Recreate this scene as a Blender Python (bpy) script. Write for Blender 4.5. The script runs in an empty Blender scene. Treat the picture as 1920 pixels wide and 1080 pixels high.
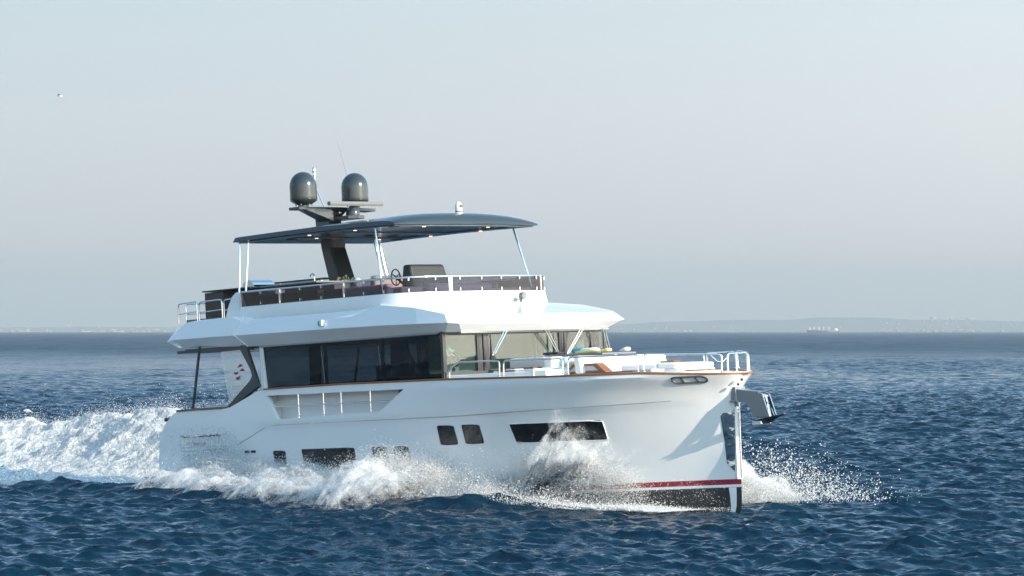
import bpy, bmesh, math, random
import numpy as np
from mathutils import Vector, Matrix

SC = bpy.context.scene
COL = SC.collection
R = math.radians
# ------------------------------------------------------------------ camera
cam_d = bpy.data.cameras.new("camera")
cam_d.sensor_width = 36.0
cam_d.lens = 6200.0 / 1920.0 * 36.0
cam_d.shift_y = 80.0 / 1920.0
cam_d.clip_start = 1.0
cam_d.clip_end = 60000.0
cam = bpy.data.objects.new("camera", cam_d)
COL.objects.link(cam)
cam.location = (0, 0, 4.0)
cam.rotation_euler = (R(90), 0, 0)
SC.camera = cam
# ------------------------------------------------------------------ world and sun
SUN_AZ = 123.0      # degrees clockwise from +Y (the view direction)
SUN_EL = 20.0
w = bpy.data.worlds.new("World")
SC.world = w
w.use_nodes = True
nt = w.node_tree
nt.nodes.clear()
sky = nt.nodes.new("ShaderNodeTexSky")
sky.sky_type = 'NISHITA'
sky.sun_disc = False
sky.sun_elevation = R(SUN_EL)
sky.sun_rotation = R(SUN_AZ)
sky.altitude = 0.0
sky.air_density = 1.0
sky.dust_density = 0.3
sky.ozone_density = 1.5
bg = nt.nodes.new("ShaderNodeBackground")
bg.inputs['Strength'].default_value = 0.1
wo = nt.nodes.new("ShaderNodeOutputWorld")
# sea haze low over the horizon, thinning with elevation, in front of the clear sky
wtc = nt.nodes.new("ShaderNodeTexCoord"); wsep = nt.nodes.new("ShaderNodeSeparateXYZ")
nt.links.new(wtc.outputs['Generated'], wsep.inputs[0])
ramp = nt.nodes.new("ShaderNodeValToRGB")
nt.links.new(wsep.outputs[2], ramp.inputs[0])
HZ = [(0.0, (3.4, 3.75, 3.95)), (0.012, (3.8, 3.95, 4.2)), (0.03, (4.25, 4.25, 4.6)), (0.06, (4.3, 4.5, 4.85)), (0.10, (4.05, 4.65, 4.95)), (0.18, (2.5, 4.0, 5.8)), (0.32, (1.65, 3.4, 5.5)), (1.0, (1.1, 2.3, 4.3))]
while len(ramp.color_ramp.elements) < len(HZ): ramp.color_ramp.elements.new(0.5)
for e, (ps, c) in zip(ramp.color_ramp.elements, HZ):
    e.position = ps; e.color = (c[0]/8, c[1]/8, c[2]/8, 1)
wsc = nt.nodes.new("ShaderNodeVectorMath"); wsc.operation = 'SCALE'; wsc.inputs['Scale'].default_value = 8.0
nt.links.new(ramp.outputs[0], wsc.inputs[0])
wfr = nt.nodes.new("ShaderNodeMapRange")
wfr.inputs[1].default_value = 0.10; wfr.inputs[2].default_value = 0.6; wfr.inputs[3].default_value = 0.94; wfr.inputs[4].default_value = 0.6
nt.links.new(wsep.outputs[2], wfr.inputs[0])
wmx = nt.nodes.new("ShaderNodeMix"); wmx.data_type = 'RGBA'
nt.links.new(wfr.outputs[0], wmx.inputs[0]); nt.links.new(sky.outputs[0], wmx.inputs[6]); 
# the haze glows more toward the sun
wdot = nt.nodes.new("ShaderNodeVectorMath"); wdot.operation = 'DOT_PRODUCT'
wdot.inputs[1].default_value = (math.sin(R(SUN_AZ)), math.cos(R(SUN_AZ)), 0)
nt.links.new(wtc.outputs['Generated'], wdot.inputs[0])
wt = nt.nodes.new("ShaderNodeMapRange"); wt.inputs[1].default_value = -1; wt.inputs[2].default_value = 1
nt.links.new(wdot.outputs['Value'], wt.inputs[0])
wp = nt.nodes.new("ShaderNodeMath"); wp.operation = 'POWER'; wp.inputs[1].default_value = 2.6; nt.links.new(wt.outputs[0], wp.inputs[0])
wtn = nt.nodes.new("ShaderNodeVectorMath"); wtn.operation = 'SCALE'; wtn.inputs[0].default_value = (5.0 * 1.22, 5.0, 5.0 * 0.72)
nt.links.new(wp.outputs[0], wtn.inputs['Scale'])
wad = nt.nodes.new("ShaderNodeVectorMath"); wad.operation = 'ADD'; wad.inputs[1].default_value = (0.72, 0.74, 0.76)
nt.links.new(wtn.outputs[0], wad.inputs[0])
wsc2 = nt.nodes.new("ShaderNodeVectorMath"); wsc2.operation = 'MULTIPLY'
nt.links.new(wsc.outputs[0], wsc2.inputs[0]); nt.links.new(wad.outputs[0], wsc2.inputs[1])
nt.links.new(wsc2.outputs[0], wmx.inputs[7])
nt.links.new(wmx.outputs[2], bg.inputs['Color'])
nt.links.new(bg.outputs[0], wo.inputs['Surface'])
sun_d = bpy.data.lights.new("sun", 'SUN')
sun_d.energy = 3.9
sun_d.angle = R(0.5)
sun_d.color = (1.0, 0.85, 0.68)
sun = bpy.data.objects.new("sun", sun_d)
COL.objects.link(sun)
sdir = Vector((math.sin(R(SUN_AZ)) * math.cos(R(SUN_EL)), math.cos(R(SUN_AZ)) * math.cos(R(SUN_EL)), math.sin(R(SUN_EL))))
sun.rotation_euler = sdir.to_track_quat('Z', 'Y').to_euler()
sun.location = sdir * 200
SC.view_settings.view_transform = 'Standard'
SC.view_settings.look = 'None'
SC.view_settings.exposure = 1.0
SC.view_settings.gamma = 1.0
SC.cycles.max_bounces = 8
SC.cycles.transparent_max_bounces = 16
SC.cycles.sample_clamp_indirect = 6.0
SC.cycles.volume_bounces = 0
rng = np.random.default_rng(7)

# ------------------------------------------------------------------ helpers
def tag(o, label=None, cat=None, group=None, kind=None):
    if label: o['label'] = label
    if cat: o['category'] = cat
    if group: o['group'] = group
    if kind: o['kind'] = kind
    return o

def mat(name, color, rough=0.4, metal=0.0, coat=0.0, spec=0.5, bump=None, var=None, ior=None):
    """procedural principled material; bump=(scale,strength), var=(scale,color2,amount)"""
    m = bpy.data.materials.new(name)
    m.use_nodes = True
    n = m.node_tree
    p = n.nodes['Principled BSDF']
    p.inputs['Base Color'].default_value = (*color, 1)
    p.inputs['Roughness'].default_value = rough
    p.inputs['Metallic'].default_value = metal
    p.inputs['Coat Weight'].default_value = coat
    p.inputs['Coat Roughness'].default_value = 0.03
    p.inputs['Specular IOR Level'].default_value = spec
    if ior: p.inputs['IOR'].default_value = ior
    tc = n.nodes.new('ShaderNodeTexCoord')
    if var:
        no = n.nodes.new('ShaderNodeTexNoise')
        no.inputs['Scale'].default_value = var[0]
        no.inputs['Detail'].default_value = 5
        n.links.new(tc.outputs['Object'], no.inputs['Vector'])
        mr = n.nodes.new('ShaderNodeMapRange')
        mr.inputs[1].default_value = 0.35; mr.inputs[2].default_value = 0.65
        mr.inputs[3].default_value = 0; mr.inputs[4].default_value = var[2]
        n.links.new(no.outputs[0], mr.inputs[0])
        mx = n.nodes.new('ShaderNodeMix'); mx.data_type = 'RGBA'
        mx.inputs[6].default_value = (*color, 1); mx.inputs[7].default_value = (*var[1], 1)
        n.links.new(mr.outputs[0], mx.inputs[0])
        n.links.new(mx.outputs[2], p.inputs['Base Color'])
    if bump:
        no = n.nodes.new('ShaderNodeTexNoise')
        no.inputs['Scale'].default_value = bump[0]
        no.inputs['Detail'].default_value = 3
        n.links.new(tc.outputs['Object'], no.inputs['Vector'])
        b = n.nodes.new('ShaderNodeBump')
        b.inputs['Strength'].default_value = bump[1]
        b.inputs['Distance'].default_value = bump[2] if len(bump) > 2 else 0.01
        n.links.new(no.outputs[0], b.inputs['Height'])
        n.links.new(b.outputs[0], p.inputs['Normal'])
    return m

def np_mesh(name, verts, quads=None, tris=None, smooth=False):
    me = bpy.data.meshes.new(name)
    verts = np.asarray(verts, dtype=np.float32)
    me.vertices.add(len(verts))
    me.vertices.foreach_set('co', verts.ravel())
    loops = []; starts = []; n0 = 0
    for arr, k in ((quads, 4), (tris, 3)):
        if arr is not None and len(arr):
            arr = np.asarray(arr, dtype=np.int32)
            loops.append(arr.ravel())
            starts.append(n0 + np.arange(len(arr), dtype=np.int32) * k)
            n0 += arr.size
    loops = np.concatenate(loops); starts = np.concatenate(starts)
    me.loops.add(len(loops)); me.loops.foreach_set('vertex_index', loops)
    me.polygons.add(len(starts)); me.polygons.foreach_set('loop_start', starts)
    if smooth: me.polygons.foreach_set('use_smooth', np.ones(len(starts), dtype=bool))
    me.update(calc_edges=True)
    me.validate()
    return me

def link(o, parent=None):
    COL.objects.link(o)
    if parent is not None: o.parent = parent
    return o

def cubic(xs, ys, x):
    """monotone cubic interpolation"""
    xs = np.asarray(xs, float); ys = np.asarray(ys, float); x = np.clip(np.asarray(x, float), xs[0], xs[-1])
    h = np.diff(xs); d = np.diff(ys) / h
    m = np.zeros_like(ys)
    m[0] = d[0]; m[-1] = d[-1]
    for i in range(1, len(xs) - 1):
        m[i] = 0 if d[i-1] * d[i] <= 0 else (2 * d[i-1] * d[i] / (d[i-1] + d[i]))
    i = np.clip(np.searchsorted(xs, x) - 1, 0, len(h) - 1)
    t = (x - xs[i]) / h[i]
    return ((2*t**3-3*t**2+1)*ys[i] + (t**3-2*t**2+t)*h[i]*m[i] + (-2*t**3+3*t**2)*ys[i+1] + (t**3-t**2)*h[i]*m[i+1])

# pose of the yacht: heading 44 deg toward the camera's right, 3 deg bow up, 1 deg heel to starboard
HA, HP, HR = R(44), R(3.0), R(1.0)
fwd = Vector((math.sin(HA)*math.cos(HP), -math.cos(HA)*math.cos(HP), math.sin(HP)))
stb = Vector((-math.cos(HA), -math.sin(HA), 0.0))
upv = stb.cross(fwd)
if upv.z < 0: upv = -upv
stb2 = stb * math.cos(HR) - upv * math.sin(HR)
upv2 = upv * math.cos(HR) + stb * math.sin(HR)
ORG = Vector((5.0, 72.1, -0.012))
POSE = Matrix((( fwd.x, -stb2.x, upv2.x, ORG.x), (fwd.y, -stb2.y, upv2.y, ORG.y), (fwd.z, -stb2.z, upv2.z, ORG.z), (0, 0, 0, 1)))
fh = np.array([math.sin(HA), -math.cos(HA)]); sh = np.array([-math.cos(HA), -math.sin(HA)])   # horizontal forward and starboard

# ------------------------------------------------------------------ sea
def wave_tile(N, L, V, lmin, lmax, wd, seed, rms, spread=4):
    g = np.random.default_rng(seed)
    k1 = np.fft.fftfreq(N, L / N) * 2 * np.pi
    kx, ky = np.meshgrid(k1, k1, indexing='ij')
    k = np.hypot(kx, ky); k[0, 0] = 1e-6
    Lp = V * V / 9.81
    P = np.exp(-1 / (k * Lp) ** 2) / k ** 4
    c = (kx * math.cos(wd) + ky * math.sin(wd)) / k
    P *= (0.05 + np.abs(c) ** spread)
    P[(k < 2*np.pi/lmax) | (k > 2*np.pi/lmin)] = 0
    P[0, 0] = 0
    s = np.sqrt(P) * (g.normal(size=k.shape) + 1j * g.normal(size=k.shape))
    h = np.real(np.fft.ifft2(s)); sc = rms / h.std()
    dx = np.real(np.fft.ifft2(1j * s * kx / k)); dy = np.real(np.fft.ifft2(1j * s * ky / k))
    return h * sc, dx * sc, dy * sc, L, N

def sample(t, x, y):
    h, dx, dy, L, N = t
    u = (x / L * N) % N; v = (y / L * N) % N
    i = np.floor(u).astype(int); j = np.floor(v).astype(int); fu = u - i; fv = v - j
    i %= N; j %= N; i1 = (i + 1) % N; j1 = (j + 1) % N
    return [a[i, j]*(1-fu)*(1-fv) + a[i1, j]*fu*(1-fv) + a[i, j1]*(1-fu)*fv + a[i1, j1]*fu*fv for a in (h, dx, dy)]

WD = R(82)
T_BIG = wave_tile(512, 173.0, 7.5, 1.6, 30.0, WD, 3, 0.056, 8)
T_MID = wave_tile(512, 47.0, 5.0, 0.36, 2.2, WD + 0.12, 11, 0.037, 14)
T_SML = wave_tile(512, 13.7, 3.0, 0.10, 0.9, WD - 0.15, 5, 0.0260, 7)

def fbm(x, y, seed, octv=5, f0=1.0, gain=0.5):
    """value noise on a hashed lattice, -1..1"""
    out = np.zeros_like(x); a = 1.0; tot = 0
    g = np.random.default_rng(seed); tab = g.uniform(-1, 1, (256, 256))
    for o in range(octv):
        u = x * f0 + 17.3 * o; v = y * f0 + 5.1 * o
        i = np.floor(u).astype(int); j = np.floor(v).astype(int); fu = u - i; fv = v - j
        fu = fu*fu*(3-2*fu); fv = fv*fv*(3-2*fv)
        i0 = i % 256; j0 = j % 256; i1 = (i+1) % 256; j1 = (j+1) % 256
        out += a * (tab[i0, j0]*(1-fu)*(1-fv) + tab[i1, j0]*fu*(1-fv) + tab[i0, j1]*(1-fu)*fv + tab[i1, j1]*fu*fv)
        tot += a; a *= gain; f0 *= 2.03
    return out / tot

def smooth(a, b, x):
    t = np.clip((x - a) / (b - a), 0, 1)
    return t * t * (3 - 2 * t)

def boat_xy(x, y):
    """world xy -> metres ahead of the stem, metres to starboard (horizontal frame)"""
    px = x - ORG.x; py = y - ORG.y
    return px * fh[0] + py * fh[1], px * sh[0] + py * sh[1]

def sea_surface(x, y, r, full=True):
    """returns dx, dy, z of the sea and a foam amount"""
    gust = 1.0 + 0.35 * fbm(x, y, 21, 3, 1/90.0)
    slick = smooth(-0.05, 0.35, fbm(x + 40, y * 0.35, 33, 4, 1/120.0)) * smooth(150, 300, r)
    gust *= 1 - 0.45 * slick
    lx = x / np.maximum(y, 1.0)       # calmer old wake far off to the left
    calm = smooth(-0.03, -0.07, lx + 0.02*fbm(x, y, 37, 4, 1/60.0)) * smooth(300, 380, r + 40*fbm(x, y, 38, 4, 1/50.0)) * smooth(720, 560, r) * (y > 0)
    gust *= 1 - 0.6 * calm
    b = sample(T_BIG, x, y)
    fm = 1 - smooth(450, 1500, r); fs = 1 - smooth(150, 320, r)
    z = b[0] * gust; dx = b[1] * 1.0; dy = b[2] * 1.0
    m = sample(T_MID, x * 0.99 + y * 0.1, y * 0.99 - x * 0.1)
    z = z + m[0] * gust * fm; dx = dx + m[1] * fm * 1.0; dy = dy + m[2] * fm * 1.0
    s = sample(T_SML, x * 0.98 - y * 0.18, y * 0.98 + x * 0.18)
    z = z + s[0] * gust * fs; dx = dx + s[1] * fs * 0.8; dy = dy + s[2] * fs * 0.8
    X, S = boat_xy(x, y)
    foam = np.zeros_like(x)
    # waves made by the yacht: ridge along the spray, churned trough and hump astern
    aS = np.abs(S)
    along = smooth(-1.0, -5.5, X) * smooth(-70, -22, X)
    ridge_s = 1.4 + 2.3 * smooth(0, -7, X) + np.clip(-X - 7, 0, None) * 0.115
    ridge = np.exp(-((aS - ridge_s) / (0.9 + 0.02*np.clip(-X, 0, None))) ** 2) * along
    z = z + 0.30 * ridge * (1 + 0.35 * fbm(x, y, 5, 3, 0.8))
    inside = smooth(ridge_s + 0.25, ridge_s - 0.5, aS + 0.25 * fbm(x, y, 8, 4, 1.3)) * smooth(0.3, -3.0, X)
    aft = smooth(-17.0, -19.5, X)
    foam = np.maximum(foam, inside * np.clip(0.62 + 0.75 * fbm(x, y, 9, 5, 0.9) + 0.3 * aft * smooth(-60, -20, X), 0, 1) * smooth(-130, -25, X))
    z = z * (1 - 0.6 * inside * smooth(-40, -17, X))
    z = z + inside * 0.10 * fbm(x, y, 19, 5, 1.8, .6) * smooth(-6, -14, X)
    # port quarter and rooster hump
    hs = -4.2 - 0.03 * np.clip(-X - 22, 0, None)
    hump = np.exp(-((S - hs) / 2.1) ** 2) * np.interp(X, [-80, -48, -32, -26, -20, -14, -6], [0, .45, .80, .97, 1.0, .7, 0])
    hump = hump * (1 - 0.0 * X)
    lum = fbm(x, y, 13, 6, 0.45, 0.6)
    z = z + hump * 1.45 * (0.88 + 0.50 * lum) + np.clip(hump * 2, 0, 1) * (0.30 * (0.5 - np.abs(fbm(x, y, 15, 4, 0.9, .55))) + 0.12 * fbm(x, y, 16, 5, 3.0, .6) + 0.05 * fbm(x, y, 17, 4, 9.0, .6))
    foam = np.maximum(foam, np.clip(hump * 3.0, 0, 1) * np.clip(1.0 + 0.7 * fbm(x, y, 14, 5, 0.7), 0, 1))
    wc = np.exp(-(((x + 23.4) / 0.20) ** 2 + ((y - 160) / 0.35) ** 2))      # one small breaking crest
    z = z + 0.14 * wc; foam = np.maximum(foam, np.clip(wc * 1.6, 0, 1))
    return dx, dy, z, foam

def build_sea():
    r = [28.0]
    while r[-1] < 46: r.append(r[-1] + 0.16)
    while r[-1] < 9300:
        q = r[-1]
        st = 0.055 if q < 90 else (0.055 + (q - 90) * 0.0011 if q < 400 else (0.4 + (q - 400) * 0.012))
        r.append(q + st)
    r = np.array(r)
    dense = np.linspace(-R(16), R(16), 620)
    coarse = np.linspace(R(16), 2*np.pi - R(16), 120)[1:-1]
    th = np.concatenate([dense, coarse])
    nr, na = len(r), len(th)
    rr, tt = np.meshgrid(r, th, indexing='ij')
    rr = rr.ravel(); tt = tt.ravel()
    x = rr * np.sin(tt); y = rr * np.cos(tt)
    dx, dy, z, foam = sea_surface(x, y, rr)
    fade = np.ones_like(x)
    k = smooth(R(16), R(30), np.abs((tt + np.pi) % (2*np.pi) - np.pi))
    amp = 1 - k
    v = np.stack([x + dx * amp, y + dy * amp, z * amp], 1)
    c = len(v); v = np.vstack([v, [[0, 0, 0]]])
    foam = np.append(foam * amp, 0)
    i = np.arange(nr - 1)[:, None] * na; j = np.arange(na)[None, :]; j2 = (j + 1) % na
    q = np.stack([i + j, i + j2, i + na + j2, i + na + j], -1).reshape(-1, 4)[:, ::-1]
    t = np.stack([np.full(na, c), np.arange(na), (np.arange(na) + 1) % na], 1)[:, ::-1]
    me = np_mesh('sea', v, q, t, smooth=True)
    at = me.attributes.new('foam', 'FLOAT', 'POINT')
    at.data.foreach_set('value', foam.astype(np.float32))
    al = me.attributes.new('lod', 'FLOAT', 'POINT')
    al.data.foreach_set('value', np.append(smooth(110, 800, rr), 0).astype(np.float32))
    o = link(bpy.data.objects.new('sea', me))
    tag(o, 'dark blue choppy sea reaching to the horizon', 'sea', kind='structure')
    m = bpy.data.materials.new('sea_water'); m.use_nodes = True
    n = m.node_tree; p = n.nodes['Principled BSDF']; L = n.links
    p.inputs['Base Color'].default_value = (0.0010, 0.017, 0.035, 1)
    p.inputs['Roughness'].default_value = 0.07
    p.inputs['IOR'].default_value = 1.333
    tc = n.nodes.new('ShaderNodeTexCoord')
    def noise(scale, det, sx=1, sy=1):
        mp = n.nodes.new('ShaderNodeMapping'); mp.inputs['Scale'].default_value = (sx, sy, 1)
        L.new(tc.outputs['Object'], mp.inputs[0])
        q = n.nodes.new('ShaderNodeTexNoise'); q.inputs['Scale'].default_value = scale; q.inputs['Detail'].default_value = det
        q.inputs['Roughness'].default_value = 0.6
        L.new(mp.outputs[0], q.inputs['Vector']); return q
    rl = n.nodes.new('ShaderNodeMapRange'); rl.inputs[3].default_value = 0.05; rl.inputs[4].default_value = 0.42
    la = n.nodes.new('ShaderNodeAttribute'); la.attribute_name = 'lod'
    L.new(la.outputs['Fac'], rl.inputs[0]); L.new(rl.outputs[0], p.inputs['Roughness'])
    # facets too small for the mesh: a random tilt of the normal, stronger where the mesh is coarse
    geo = n.nodes.new('ShaderNodeNewGeometry')
    lod = n.nodes.new('ShaderNodeAttribute'); lod.attribute_name = 'lod'
    def tilt(scale, det, sx, sy, near, far, prev):
        q = noise(scale, det, sx, sy)
        s1 = n.nodes.new('ShaderNodeVectorMath'); s1.operation = 'SUBTRACT'; s1.inputs[1].default_value = (0.5, 0.5, 0.5)
        L.new(q.outputs['Color'], s1.inputs[0])
        s2 = n.nodes.new('ShaderNodeVectorMath'); s2.operation = 'MULTIPLY'; s2.inputs[1].default_value = (1, 1, 0)
        L.new(s1.outputs[0], s2.inputs[0])
        mr_ = n.nodes.new('ShaderNodeMapRange'); mr_.inputs[3].default_value = near; mr_.inputs[4].default_value = far
        L.new(lod.outputs['Fac'], mr_.inputs[0])
        s3 = n.nodes.new('ShaderNodeVectorMath'); s3.operation = 'SCALE'; L.new(s2.outputs[0], s3.inputs[0]); L.new(mr_.outputs[0], s3.inputs['Scale'])
        s4 = n.nodes.new('ShaderNodeVectorMath'); s4.operation = 'ADD'; L.new(prev, s4.inputs[0]); L.new(s3.outputs[0], s4.inputs[1])
        return s4.outputs[0]
    v = tilt(4.5, 3, 0.7, 1.1, 0.45, 1.2, geo.outputs['Normal'])
    v = tilt(0.6, 3, 0.6, 1.2, 0.22, 1.1, v)
    v = tilt(0.09, 4, 1.0, 0.22, 0.0, 1.0, v)
    v = tilt(13.0, 2, 0.6, 1.2, 0.38, 0.0, v)
    nz_ = n.nodes.new('ShaderNodeVectorMath'); nz_.operation = 'NORMALIZE'; L.new(v, nz_.inputs[0])
    L.new(nz_.outputs[0], p.inputs['Normal'])
    # foam film
    fo = n.nodes.new('ShaderNodeBsdfPrincipled')
    fo.inputs['Base Color'].default_value = (0.70, 0.72, 0.72, 1); fo.inputs['Roughness'].default_value = 0.75
    fo.inputs['Specular IOR Level'].default_value = 0.2; fo.inputs['Subsurface Weight'].default_value = 0.0
    n3 = noise(7.0, 6); n4 = noise(1.6, 5)
    bf = n.nodes.new('ShaderNodeBump'); bf.inputs['Strength'].default_value = 1.0; bf.inputs['Distance'].default_value = 0.3
    L.new(n3.outputs[0], bf.inputs['Height']); L.new(bf.outputs[0], fo.inputs['Normal'])
    a = n.nodes.new('ShaderNodeAttribute'); a.attribute_name = 'foam'
    ad = n.nodes.new('ShaderNodeMath'); ad.operation = 'ADD'; L.new(n3.outputs[0], ad.inputs[0]); L.new(n4.outputs[0], ad.inputs[1])
    m1 = n.nodes.new('ShaderNodeMath'); m1.operation = 'MULTIPLY_ADD'; m1.inputs[1].default_value = 2.2
    L.new(a.outputs['Fac'], m1.inputs[0]); L.new(ad.outputs[0], m1.inputs[2])
    mr = n.nodes.new('ShaderNodeMapRange'); mr.inputs[1].default_value = 1.55; mr.inputs[2].default_value = 2.1
    L.new(m1.outputs[0], mr.inputs[0])
    gt = n.nodes.new('ShaderNodeMath'); gt.operation = 'MULTIPLY'
    st = n.nodes.new('ShaderNodeMapRange'); st.inputs[1].default_value = 0.02; st.inputs[2].default_value = 0.25
    L.new(a.outputs['Fac'], st.inputs[0]); L.new(st.outputs[0], gt.inputs[0]); L.new(mr.outputs[0], gt.inputs[1])
    ms = n.nodes.new('ShaderNodeMixShader')
    L.new(gt.outputs[0], ms.inputs[0]); L.new(p.outputs[0], ms.inputs[1]); L.new(fo.outputs[0], ms.inputs[2])
    L.new(ms.outputs[0], n.nodes['Material Output'].inputs['Surface'])
    me.materials.append(m)
    return o
build_sea()

def build_haze(z1):
    bm = bmesh.new(); bmesh.ops.create_cube(bm, size=1.0)
    for v in bm.verts: v.co = Vector((v.co.x * 26000, v.co.y * 26000, -2.5 if v.co.z < 0 else z1))
    me = bpy.data.meshes.new('haze'); bm.to_mesh(me); bm.free()
    o = link(bpy.data.objects.new('haze', me)); tag(o, 'pale sea haze fading the far coast', 'haze', kind='stuff')
    m = bpy.data.materials.new('sea_haze'); m.use_nodes = True; n = m.node_tree; n.nodes.clear()
    out = n.nodes.new('ShaderNodeOutputMaterial'); v = n.nodes.new('ShaderNodeVolumePrincipled')
    v.inputs['Color'].default_value = (0.46, 0.53, 0.57, 1); v.inputs['Density'].default_value = 1.25e-4
    n.links.new(v.outputs[0], out.inputs['Volume']); me.materials.append(m)
build_haze(190.0)
# ------------------------------------------------------------------ materials
M = {}
M['gel'] = mat('white_gelcoat', (0.80, 0.80, 0.79), 0.22, coat=0.6, var=(3.0, (0.77, 0.78, 0.78), 0.6))
M['gelmatt'] = mat('white_deck', (0.78, 0.78, 0.76), 0.55)
M['black'] = mat('black_antifouling', (0.016, 0.017, 0.020), 0.28, coat=0.3, var=(8, (0.035, 0.036, 0.04), 0.7))
M['red'] = mat('red_stripe_paint', (0.30, 0.012, 0.030), 0.3, coat=0.4)
M['teak'] = mat('teak', (0.27, 0.105, 0.042), 0.5, coat=0.2, var=(9, (0.24, 0.085, 0.03), 1.0))
M['teakgrey'] = mat('weathered_teak', (0.20, 0.135, 0.095), 0.6, var=(9, (0.13, 0.085, 0.06), 1.0))
M['steel'] = mat('polished_steel', (0.82, 0.81, 0.79), 0.10, metal=1.0)
M['steelw'] = mat('rippled_polished_steel', (0.72, 0.72, 0.72), 0.06, metal=1.0, bump=(2.2, 0.5, 0.10))
M['steelg'] = mat('galvanised_steel', (0.30, 0.33, 0.36), 0.28, metal=1.0, bump=(40, 0.3, 0.004))
M['slate'] = mat('dark_slate_paint', (0.026, 0.034, 0.036), 0.22, coat=0.45)
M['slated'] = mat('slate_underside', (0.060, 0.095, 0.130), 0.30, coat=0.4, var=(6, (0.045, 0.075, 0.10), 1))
M['dark'] = mat('dark_painted_metal', (0.022, 0.024, 0.027), 0.35, coat=0.3)
M['bronze'] = mat('dark_grey_frame', (0.042, 0.043, 0.045), 0.35, coat=0.2)
M['rubber'] = mat('black_rubber', (0.012, 0.012, 0.012), 0.6)
M['brown'] = mat('dark_brown_panel', (0.075, 0.050, 0.038), 0.5, var=(5, (0.05, 0.035, 0.028), 1))
M['vinyl'] = mat('cream_upholstery', (0.80, 0.77, 0.71), 0.65, bump=(60, 0.2, 0.003))
M['vinylg'] = mat('pale_grey_upholstery', (0.58, 0.57, 0.56), 0.7, bump=(60, 0.2, 0.003))
M['vinyltint'] = mat('glass_toned_white_upholstery', (0.55, 0.50, 0.55), 0.7)  # white cushions; the purplish cast of the smoked glass is put into the colour
M['cover'] = mat('black_canvas_cover', (0.018, 0.019, 0.018), 0.55, bump=(14, 0.5, 0.02))
M['hullglass'] = mat('black_hull_glass', (0.006, 0.007, 0.009), 0.08, coat=0.4, var=(4, (0.016, 0.015, 0.015), 0.8))
M['cream'] = mat('cream_interior', (0.47, 0.53, 0.50), 0.6)
M['wood'] = mat('interior_oak', (0.30, 0.20, 0.12), 0.5, var=(5, (0.2, 0.13, 0.08), 1))
M['plast'] = mat('white_plastic', (0.75, 0.75, 0.74), 0.35)
M['turq'] = mat('turquoise_fabric', (0.05, 0.28, 0.36), 0.8)
M['pturq'] = mat('pale_turquoise_fabric', (0.40, 0.55, 0.60), 0.8)
M['scan'] = mat('radar_grey', (0.17, 0.165, 0.155), 0.3, coat=0.3)
M['yellow'] = mat('pale_yellow_fabric', (0.75, 0.62, 0.25), 0.8)
M['gold'] = mat('patterned_gold_fabric', (0.62, 0.45, 0.20), 0.8, var=(40, (0.75, 0.70, 0.60), 1))
M['bluef'] = mat('blue_pattern_fabric', (0.22, 0.32, 0.55), 0.8, var=(30, (0.6, 0.65, 0.72), 1))
M['leaf'] = mat('leaf_green', (0.07, 0.13, 0.03), 0.6)
M['petal'] = mat('cream_petals', (0.78, 0.66, 0.32), 0.7)
M['petalw'] = mat('white_petals', (0.8, 0.8, 0.78), 0.7)
M['seam'] = mat('seam_sealant', (0.30, 0.31, 0.32), 0.6)
M['greyp'] = mat('grey_plastic', (0.18, 0.18, 0.19), 0.4)

def glass(name, tint, refl=1.0, ior=1.5, extra=None):
    m = bpy.data.materials.new(name); m.use_nodes = True
    n = m.node_tree; n.nodes.clear()
    out = n.nodes.new('ShaderNodeOutputMaterial'); mx = n.nodes.new('ShaderNodeMixShader')
    tr = n.nodes.new('ShaderNodeBsdfTransparent'); tr.inputs[0].default_value = (*tint, 1)
    gl = n.nodes.new('ShaderNodeBsdfGlossy'); gl.inputs['Roughness'].default_value = 0.02
    gl.inputs[0].default_value = (refl, refl, refl, 1)
    fr = n.nodes.new('ShaderNodeFresnel'); fr.inputs[0].default_value = ior
    ge = n.nodes.new('ShaderNodeNewGeometry'); io = n.nodes.new('ShaderNodeMapRange')
    io.inputs[3].default_value = ior; io.inputs[4].default_value = 1.0 / ior
    n.links.new(ge.outputs['Backfacing'], io.inputs[0]); n.links.new(io.outputs[0], fr.inputs[0])
    n.links.new(fr.outputs[0], mx.inputs[0]); n.links.new(tr.outputs[0], mx.inputs[1]); n.links.new(gl.outputs[0], mx.inputs[2])
    n.links.new(mx.outputs[0], out.inputs[0])
    return m
M['sideglass'] = glass('dark_saloon_glass', (0.24, 0.28, 0.30), ior=1.45)
M['frontglass'] = glass('clear_windscreen_glass', (0.62, 0.71, 0.69), ior=1.75)
M['tint'] = glass('smoked_acrylic', (0.52, 0.49, 0.52), ior=1.35)
M['tintc'] = glass('pale_cockpit_glass', (0.90, 0.94, 0.94), ior=3.2)

def emis(name, col, st):
    m = bpy.data.materials.new(name); m.use_nodes = True
    p = m.node_tree.nodes['Principled BSDF']
    p.inputs['Base Color'].default_value = (*col, 1)
    p.inputs['Emission Color'].default_value = (*col, 1); p.inputs['Emission Strength'].default_value = st
    return m
M['lamp'] = emis('warm_downlight', (1.0, 0.72, 0.42), 1.6)
M['green'] = mat('green_lens', (0.0, 0.42, 0.34), 0.1, coat=1.0)

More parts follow.
